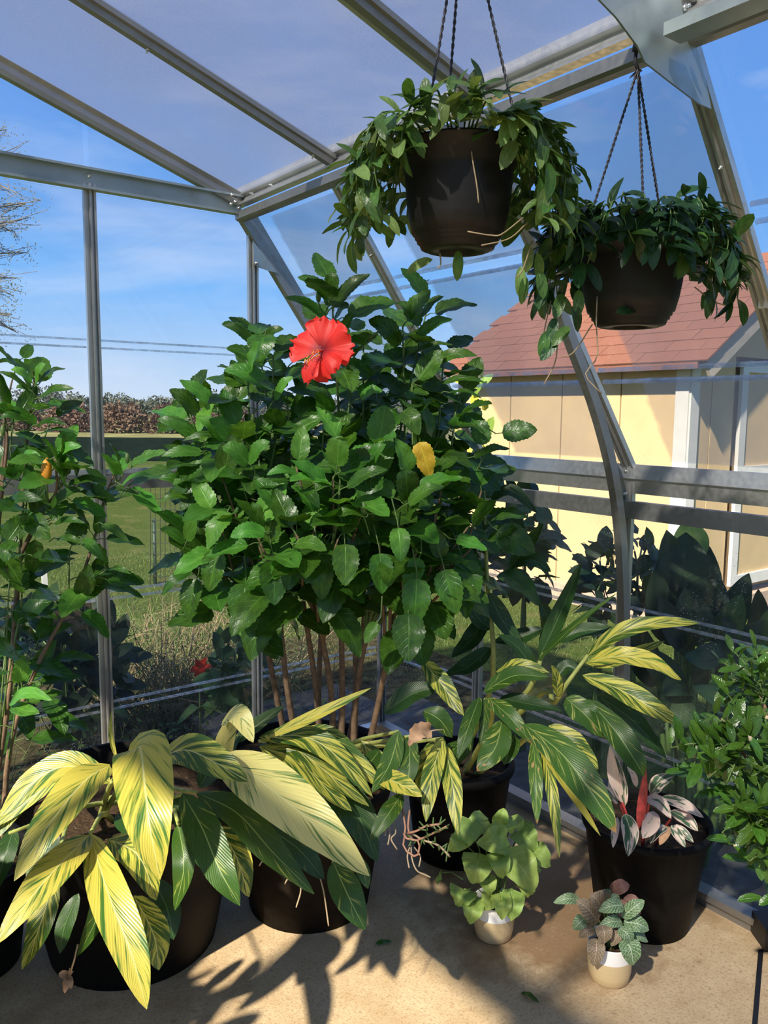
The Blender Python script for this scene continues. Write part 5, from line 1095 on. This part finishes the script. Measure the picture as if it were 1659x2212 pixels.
# ------------------------------------------------------------------ hanging baskets
def basket(label, cpx, cpy, cd_, rad, hgt, hook, ropes, L_of, nv, seed, meshes, extra=(), lsize=.05, tails=()):
    rnd = random.Random(seed); c = P(cpx, cpy, cd_); z0 = c.z - hgt / 2; base = V((c.x, c.y, z0)); t = Thing('hanging_basket', label, 'basket', base)
    r = rad; h = hgt
    prof = [(0, .006), (r * .33, .006), (r * .34, 0), (r * .56, 0), (r * .66, .004), (r * .70, h * .075), (r * .735, h * .08), (r * .735, h * .115), (r * .775, h * .12), (r * .775, h * .155), (r * .82, h * .16), (r * .885, h * .30), (r * .93, h * .46), (r * .965, h * .70), (r * .968, h * .775), (r * 1.005, h * .79), (r * 1.0, h * .97), (r * 1.04, h * .975), (r * 1.04, h), (r * .96, h), (r * .93, h * .8), (r * .7, h * .1), (0, h * .1)]
    mb = MB(); mb.lathe(prof, base, 56); t.part('pot', mb, M['pot_brown']); t.part('soil', soildisc(base, r * .93, h * .88, rnd), M['soil'])
    hk = P(*hook)
    for q in ropes:
        e = P(*q); n_ = 70; pts = [hk.lerp(e, i / n_) for i in range(n_ + 1)]; ax = (e - hk).normalized(); o1 = ax.orthogonal().normalized(); o2 = ax.cross(o1); mb = MB()
        for ph in (0, math.pi): mb.tube([p + (o1 * math.cos(i * 1.25 + ph) + o2 * math.sin(i * 1.25 + ph)) * .0017 for i, p in enumerate(pts)], .0017, 4, False)
        t.part('hanger_strand', mb, M['rope'])
    tocam = math.atan2(-c.y, -c.x); nleaf = 0; stems = MB()
    order = list(range(nv)); rnd.shuffle(order)
    order.sort(key=lambda k: abs(((k / nv * 2 * math.pi + math.pi) % (2 * math.pi)) - math.pi) > 2.2)
    for k in order:
        a = tocam + (k + rnd.uniform(-.4, .4)) / nv * 2 * math.pi; rel = (a - tocam + math.pi) % (2 * math.pi) - math.pi
        L_ = L_of(abs(rel), rel) * rnd.uniform(.75, 1.2); o = V((math.cos(a), math.sin(a), 0)); s = base + o * (r * rnd.uniform(.3, .85)) + V((0, 0, h * .92))
        rise = rnd.uniform(.02, .055); out = rnd.uniform(.02, .06) + .25 * L_
        e1 = base + o * (r * 1.0 + out * .5) + V((0, 0, h * .95 + rise)); e2 = base + o * (r * 1.05 + out) + V((0, 0, h * .95 + rise - L_ * .45)); e3 = base + o * (r * 1.02 + out * 1.05) + V((rnd.gauss(0, .01), rnd.gauss(0, .01), h * .95 + rise - L_))
        pts = catmull([s, e1, e2, e3], 14); stems.tube(pts, [.0018] * 8 + [.0014] * 6, 4, False); nl = max(5, int(L_ / .018) + 4)
        for j in range(nl):
            f = (j + 1) / nl * 13; i = min(int(f), 12); p = pts[i].lerp(pts[i + 1], f - i); ax = (pts[i + 1] - pts[i]).normalized(); sd = ax.cross(o).normalized() * (1 if j % 2 else -1)
            front = max(0.0, 1 - abs(rel) / .9) * (1 if L_of is L1 else .2); d = (sd * .7 + o * .45 + V((0, 0, -.30 + front * .75)) + ax * .2 + V((rnd.gauss(0, .45), rnd.gauss(0, .45), rnd.gauss(0, .45)))).normalized()
            put_leaf(t, rnd.choice(meshes), orient(p, d, o * .6 + V((0, 0, .9)), lsize * rnd.uniform(.75, 1.25)), nleaf > 262); nleaf += 1
    for q in tails:
        mb = MB(); mb.tube(catmull([P(*x) for x in q], 12), .0013, 4); t.part('trailing_stem', mb, M['stem_dry'])
    t.part('vines', stems, M['stem_green'], kind='stuff'); flush_more(t, meshes[0].materials[0], 'extra_foliage')
    for pts in extra: pass
    return t, hk, base
vm1 = [leaf_tpl('leaf', M['vine'], 'lance', r * .88, 8, 2, .2, d, .03, 0, 0, 60 + k) for k, (r, d) in enumerate(((.2, .3), (.24, .15), (.22, .45)))] + [leaf_tpl('leaf', M['vine_pale'], 'lance', .22, 8, 2, .2, .3, .03, 0, 0, 66), leaf_tpl('leaf', M['vine_pale'], 'lance', .2, 8, 2, .25, .4, .03, 0, 0, 67)]
vm2 = [leaf_tpl('leaf', M['vine_dark'], 'lance', r * .88, 8, 2, .2, d, .03, 0, 0, 70 + k) for k, (r, d) in enumerate(((.2, .3), (.24, .15), (.22, .45)))] + [leaf_tpl('leaf', M['vine'], 'lance', .22, 8, 2, .2, .3, .03, 0, 0, 76)]
def L1(a, rel):
    if a < .60: return .012
    if a < .80: return .06
    return .165 if a < 2.3 else .11
t1, hk1, b1_ = basket('larger looking hanging basket of lit green trailing vine, left of the two', 990, 432, 1.50, .103, .185, (1003, -225, 1.50), ((921, 268, 1.43), (966, 258, 1.56), (1109, 240, 1.50)), L1, 72, 31, vm1, lsize=.052,
    tails=([(1015, 300, 1.4), (1020, 340, 1.39), (1030, 400, 1.39), (1034, 438, 1.39)], [(1130, 470, 1.42), (1085, 505, 1.4), (1060, 508, 1.4), (1010, 500, 1.4)], [(1140, 480, 1.45), (1100, 515, 1.44), (1040, 530, 1.43)], [(1150, 520, 1.5), (1130, 580, 1.5), (1115, 600, 1.5)], [(950, 545, 1.5), (952, 570, 1.5), (945, 580, 1.5)]))
def L2(a, rel):
    if a < .9: return .085
    return .13 if a < 2.2 else .10
t2, hk2, b2_ = basket('smaller looking hanging basket of dark green vine against the shed roof', 1365, 605, 1.66, .106, .19, (1378, 150, 1.64), ((1268, 490, 1.60), (1391, 470, 1.56), (1428, 470, 1.72)), L2, 72, 32, vm2, lsize=.055,
    tails=([(1215, 660, 1.6), (1205, 720, 1.6), (1200, 780, 1.6), (1175, 830, 1.6)], [(1290, 640, 1.55), (1288, 700, 1.55), (1290, 770, 1.55), (1265, 810, 1.55), (1300, 850, 1.55)], [(1190, 650, 1.62), (1175, 720, 1.62), (1172, 775, 1.62)], [(1520, 530, 1.6), (1560, 545, 1.6), (1600, 515, 1.6)], [(1500, 620, 1.6), (1540, 650, 1.6), (1568, 660, 1.6)], [(1280, 700, 1.56), (1240, 760, 1.56), (1215, 770, 1.56)]))
for t, meshes, pts in ((t1, vm1, ((1140, 540, .02, 1), (1125, 590, 0, 1), (1160, 560, .2, 1), (1135, 610, -.1, 1), (990, 555, 0, 1), (935, 575, -.8, .2), (1165, 600, .2, 1))), (t2, vm2, ((1200, 700, -.3, 1), (1180, 730, -.2, 1), (1215, 650, -.4, .8), (1240, 670, .3, 1), (1205, 750, -.6, .6), (1185, 640, -.5, .6), (1230, 720, -.8, .4), (1330, 690, 1, -.1), (1530, 640, .1, 1), (1250, 640, 0, 1)))):
    for x, y, dx, dy in pts:
        p = P(x, y - 15, 1.52 if t is t1 else 1.58); t.inst('leaf', rnd.choice(meshes), orient(p, RT * dx - UP * dy + V((rnd.gauss(0, .15),) * 3), -FW + V((0, 0, .4)), .052))
# hanger hooks
mb = MB(); k_ = [P(1366, 165, 1.64), P(1372, 135, 1.64), P(1374, 112, 1.63), P(1384, 50, 1.60), P(1395, 10, 1.58), P(1394, -20, 1.58), P(1384, -34, 1.60), P(1374, -25, 1.62)]
mb.tube(catmull(k_[2:], 18), .0085, 8); t2.part('hook', mb, M['rope'])
mb = MB(); mb.tube([k_[2], k_[1], P(1378, 150, 1.64)], .004, 6); mb.tube([P(1378, 150, 1.64), P(1360, 168, 1.64), P(1386, 152, 1.64), P(1378, 150, 1.64)], .0022, 5); t2.part('hanger_swivel', mb, M['rope'])
mb = MB(); a = hk1; yr = 1.045; xh = a.x
tz = zroof(xh) - .03
mb.tube(catmull([a, a + V((0, 0, .02)), V((xh, yr + .02, tz - .03)), V((xh, yr, tz + .0))], 12), .004, 6); t1.part('hook', mb, M['rope'])

# ------------------------------------------------------------------ small pots on the floor
rnd = random.Random(41)
def small_pot(t, c):
    mb = MB(); mb.lathe([(0, 0), (.048, 0), (.053, .004), (.0585, .03), (.061, .07), (.0615, .112), (.0606, .116), (.058, .114), (.056, .07), (.05, .012), (0, .012)], V((0, 0, 0)), 44)
    o = bpy.data.objects.new('pot', mb.mesh('pot', M['ceramic'])); COL.objects.link(o); o.parent = t.o; o.location = c - t.loc
    t.part('soil', soildisc(c, .053, .09, rnd), M['soil'])
sc = on(1066, 2018, 2, 0); sy = Thing('arrowhead_plant', 'pale green arrowhead plant in a white and tan pot left of the veined one', 'plant', sc); small_pot(sy, sc)
D = (sc - CAM).dot(FW) - .0
S_ = [  # base px, tip px, width, depth offset
 ((1020, 1855), (1000, 1945), 62, -.02), ((975, 1905), (962, 1955), 0, 0)]
def hl(x0, y0, x1, y1, w, dd, bend=.02, wave=.08, fold=.18):
    a, b = P(x0, y0, D + dd), P(x1, y1, D + dd - .02); m_ = a.lerp(b, .45) - FW * bend + V((0, 0, bend * .6))
    mb = leaf_surface([a, m_, b], pxw(w, D) / 2, -FW * .8 + V((0, 0, .8)), 'heart', 12, 3, fold, wave, rnd.uniform(-.4, .4), .30, .015, rnd); sy.part('leaf', mb, M['syn'])
    st = sc + V((rnd.gauss(0, .012), rnd.gauss(0, .012), .095)); PET.append([st, st.lerp(a, .6) + V((0, 0, .03)), a])
for q in ((1000, 1925, 985, 1955, 66, -.05), (1022, 1950, 1015, 1996, 52, -.07), (1060, 1938, 1045, 1965, 44, -.06), (1082, 1940, 1085, 1987, 46, -.09), (1108, 1935, 1104, 1990, 52, -.08), (1135, 1915, 1140, 1940, 40, -.02),
          (1032, 1858, 1022, 1910, 74, -.06), (1075, 1852, 1086, 1899, 52, -.07), (1110, 1855, 1156, 1925, 86, -.06), (1085, 1818, 1030, 1822, 72, -.03), (1015, 1785, 985, 1840, 62, .0), (1045, 1775, 1000, 1800, 60, .04), (1078, 1780, 1088, 1745, 40, .06), (1098, 1780, 1104, 1800, 38, .02),
          (1125, 1800, 1160, 1838, 62, .02), (1150, 1838, 1190, 1872, 60, .0), (995, 1815, 968, 1838, 46, -.02), (1120, 1875, 1170, 1880, 50, .03), (1060, 1800, 1100, 1830, 66, -.01), (1110, 1770, 1130, 1800, 36, .06), (1050, 1900, 1062, 1935, 44, -.04), (1130, 1785, 1160, 1800, 34, .08)): hl(*q)
mb = leaf_surface([P(950, 1885, D - .02), P(944, 1900, D - .04), P(945, 1912, D - .05)], .014, -FW + RT, 'heart', 8, 2, .5, .2, 1.0, .3); sy.part('leaf', mb, M['syn']); PET.append([P(952, 1885, D - .02), P(975, 1884, D), P(1000, 1900, D)])
flush_pet(sy)

fcn = on(1315, 2110, 2, 0); ft = Thing('fittonia_plant', 'net veined plant in a white and tan pot in front of the black pot', 'plant', fcn); small_pot(ft, fcn)
D = (fcn - CAM).dot(FW)
def fl_(x0, y0, x1, y1, w, mt, dd=-.03, bend=.012):
    a, b = P(x0, y0, D + dd), P(x1, y1, D + dd - .012); m_ = a.lerp(b, .5) - FW * bend + V((0, 0, bend))
    mb = leaf_surface([a, m_, b], pxw(w, D) / 2, -FW * .8 + V((0, 0, .8)), 'ovate', 12, 3, .12, .06, rnd.uniform(-.25, .25), .05, 0, rnd); ft.part('leaf', mb, M[mt])
    st = fcn + V((rnd.gauss(0, .015), rnd.gauss(0, .015), .095)); PET.append([st, st.lerp(a, .6) + V((0, 0, .015)), a])
for q in ((1345, 1955, 1292, 1968, 36, 'fit', -.06), (1342, 1990, 1294, 2000, 30, 'fit', -.05), (1345, 1980, 1392, 1945, 34, 'fit', -.05), (1350, 1992, 1402, 2008, 42, 'fit', -.05), (1340, 2005, 1365, 2040, 36, 'fit', -.07), (1352, 2010, 1400, 2035, 30, 'fit', -.03), (1352, 2030, 1368, 2086, 54, 'fit', -.08),
          (1290, 1990, 1245, 1945, 52, 'fit_red', -.02), (1300, 1965, 1275, 1932, 44, 'fit_red', -.01), (1310, 1960, 1290, 1925, 40, 'fit_red', .01), (1300, 2000, 1305, 2040, 42, 'fit_red', -.07), (1288, 2030, 1282, 2088, 42, 'fit_red', -.07), (1280, 2005, 1250, 2025, 30, 'fit_red', -.04), (1262, 1985, 1238, 2008, 34, 'fit', -.03),
          (1325, 1950, 1355, 1985, 40, 'fit_pink', -.01), (1350, 1940, 1385, 1975, 38, 'fit_pink', .0), (1320, 1925, 1360, 1912, 36, 'fit_pink', .04), (1300, 1925, 1318, 1945, 24, 'fit', .02), (1250, 1942, 1195, 1950, 28, 'fit', .02), (1330, 1962, 1322, 1930, 26, 'fit', -.01), (1340, 2005, 1320, 2045, 28, 'fit_red', -.05)): fl_(*q)
flush_pet(ft)

SB = V((2.06, 1.385, 0)); sb = Thing('stromanthe_plant', 'pink cream and green leaved plant in a large black nursery pot', 'plant', SB)
sb.part('pot', potlathe(SB, .187, .140, .325, .008, .014), M['pot_black']); sb.part('soil', soildisc(SB, .178, .292, rnd), M['soil'])
for pts, w, mt in (([(1345, 1735, 2.28), (1325, 1675, 2.26), (1317, 1612, 2.26)], 26, 'str_cream'), ([(1350, 1742, 2.28), (1342, 1690, 2.27), (1328, 1630, 2.27)], 22, 'str_green'), ([(1335, 1735, 2.26), (1312, 1712, 2.24), (1290, 1698, 2.23)], 24, 'str_green'), ([(1375, 1700, 2.3), (1368, 1675, 2.3), (1354, 1655, 2.3)], 14, 'str_cream'),
     ([(1380, 1790, 2.18), (1388, 1730, 2.18), (1395, 1659, 2.18)], 20, 'str_red'), ([(1405, 1715, 2.3), (1425, 1690, 2.28), (1456, 1675, 2.27)], 34, 'str_green'), ([(1394, 1724, 2.2), (1425, 1735, 2.17), (1450, 1768, 2.15)], 30, 'str_cream'), ([(1426, 1722, 2.3), (1475, 1738, 2.26), (1520, 1766, 2.24)], 28, 'str_cream'),
     ([(1412, 1752, 2.2), (1405, 1785, 2.16), (1388, 1812, 2.13)], 36, 'str_cream'), ([(1350, 1758, 2.14), (1362, 1800, 2.10), (1357, 1850, 2.07)], 36, 'str_green'), ([(1334, 1765, 2.16), (1328, 1800, 2.12), (1324, 1832, 2.1)], 16, 'str_cream'), ([(1448, 1752, 2.28), (1482, 1770, 2.25), (1508, 1796, 2.22)], 30, 'str_green'),
     ([(1440, 1785, 2.2), (1420, 1795, 2.18), (1405, 1822, 2.16)], 24, 'str_green'), ([(1445, 1785, 2.2), (1435, 1805, 2.17), (1425, 1826, 2.15)], 20, 'dead'), ([(1450, 1782, 2.2), (1465, 1805, 2.17), (1480, 1830, 2.15)], 22, 'str_green'), ([(1455, 1782, 2.22), (1478, 1800, 2.2), (1498, 1820, 2.18)], 20, 'str_green'), ([(1330, 1755, 2.24), (1318, 1752, 2.23), (1308, 1750, 2.22)], 12, 'dead')):
    pleaf(sb, pts, w, mt, fold=.22, wave=.04, nseg=12)
for a, b in (((1343, 1752, 2.24), (1340, 1738, 2.27)), ((1348, 1790, 2.25), (1345, 1735, 2.26)), ((1385, 1800, 2.22), (1405, 1716, 2.28)), ((1382, 1790, 2.2), (1392, 1722, 2.2)), ((1440, 1800, 2.25), (1448, 1770, 2.25))):
    e = P(*b); s = V((SB.x + (P(*a).x - SB.x) * .5, SB.y + (P(*a).y - SB.y) * .5, .29)); mb = MB(); mb.tube([s, s.lerp(e, .6) + V((0, 0, .01)), e], .0035, 5); sb.part('leaf_stalk', mb, M['str_red'])

# ------------------------------------------------------------------ gardenia at the right edge
rnd = random.Random(77)
GB0 = V((2.02, .70, 0)); gd = Thing('potted_gardenia', 'glossy small leaved green gardenia bush at the right edge', 'plant', GB0)
gd.part('pot', potlathe(GB0, .15, .115, .27), M['pot_black']); gd.part('soil', soildisc(GB0, .142, .235, rnd), M['soil'])
gm_ = [leaf_tpl('leaf', M['gard'], 'lance', r, 10, 2, f, d, .05, 0, 0, 90 + k) for k, (r, f, d) in enumerate(((.19, .2, .15), (.21, .25, .3), (.17, .3, .05), (.2, .15, .25)))]
gt = [(1590, 1412, 1.95), (1630, 1405, 1.95), (1650, 1440, 1.9), (1560, 1430, 2.0), (1575, 1520, 1.9), (1610, 1490, 1.95), (1650, 1520, 1.85), (1530, 1545, 1.92), (1560, 1560, 1.85), (1600, 1560, 1.85), (1450, 1615, 1.9), (1480, 1640, 1.88), (1500, 1630, 1.88), (1540, 1640, 1.82), (1580, 1620, 1.8), (1620, 1600, 1.8), (1655, 1610, 1.78), (1530, 1680, 1.82), (1570, 1690, 1.8), (1620, 1680, 1.78), (1590, 1740, 1.8), (1595, 1735, 1.78), (1650, 1740, 1.76), (1600, 1770, 1.82), (1630, 1790, 1.78), (1665, 1800, 1.76), (1610, 1830, 1.8), (1640, 1830, 1.78), (1680, 1850, 1.76), (1560, 1800, 1.95), (1600, 1815, 1.88), (1620, 1860, 1.8), (1670, 1870, 1.78), (1690, 1560, 1.8), (1700, 1680, 1.78), (1700, 1800, 1.76), (1700, 1470, 1.85), (1655, 1690, 1.76)]
tr_ = [twig(gd, GB0 + V((rnd.gauss(0, .03), rnd.gauss(0, .03), .23)), P(x, y, d), V((0, 0, .03)), .009, .004, 'bark', 9, None, 'stem') for x, y, d in ((1640, 1500, 1.9), (1600, 1620, 1.85), (1680, 1640, 1.8), (1640, 1760, 1.8))]
nlf = 0
for x, y, d in gt:
    t_ = P(x, y, d); best = min(tr_, key=lambda q: min((p - t_).length for p in q)); a = min(best[3:], key=lambda p: (p - t_).length + .3 * max(0, p.z - t_.z))
    pts = twig(gd, a, t_, V((rnd.gauss(0, .01), rnd.gauss(0, .01), .01)), .003, .0015, 'stem_green', 7); nl = 8 if nlf < 260 else 5
    nl = min(nl, 298 - nlf); nlf += nl
    if nl > 0: foliage_tip(gd, pts, rnd, nl, .062, .095, gm_, None, 0, V((-.5, -.5, .3)), .2, .7)
for x, y, d in gt:
    t_ = P(x + rnd.gauss(40, 20), y + rnd.gauss(-10, 20), d + .1); a = t_ + V((.02, 0, -.12)); foliage_tip(gd, [a, a.lerp(t_, .5), t_], rnd, 8, .06, .1, gm_, None, 0, V((-.5, -.5, .3)), .2, .7, deep=True)
flush_more(gd, M['gard'])
flush_pet(gd)

# ------------------------------------------------------------------ bits on the floor
c = on(830, 2037, 2, .004); mb = leaf_surface([c + V((-.022, .012, 0)), c + V((0, .002, .003)), c + V((.024, -.010, .001))], .011, (0, 0, 1), 'ovate', 10, 2, .2, .1); single('fallen_leaf', mb, M['hib'], 'small green leaf lying alone on the concrete', 'leaf', loc=c)
c = on(1144, 2157, 2, .005); mb = leaf_surface([c + V((-.004, .028, 0)), c + V((.002, 0, .004)), c + V((.006, -.028, .001))], .012, (0, 0, 1), 'ovate', 10, 2, .4, .1); single('fallen_leaf', mb, M['gb'], 'faded olive leaf on the concrete between the two small pots', 'leaf', loc=c)
b = on(1630, 2075, 2, 0); bx = Thing('black_stand', 'matt black box with a thin strap lying across the floor at right bottom corner', 'stand', b)
c = on(1672, 2040, 2, 0); mb = MB(); mb.box(V((c.x, c.y, .045)), (.10, .09, .065), Matrix.Rotation(-.65, 3, 'Z')); mb2 = MB(); mb2.box(V((c.x, c.y, .006)), (.08, .07, .012), Matrix.Rotation(-.65, 3, 'Z')); bx.part('box', mb, M['black_box']); bx.part('foot', mb2, M['black_box'])
mb = MB(); mb.sheet([on(1638, 2052, 2, .004), on(1622, 2240, 2, .004), on(1634, 2240, 2, .004), on(1649, 2052, 2, .004)], .004); bx.part('strap', mb, M['black_box'])
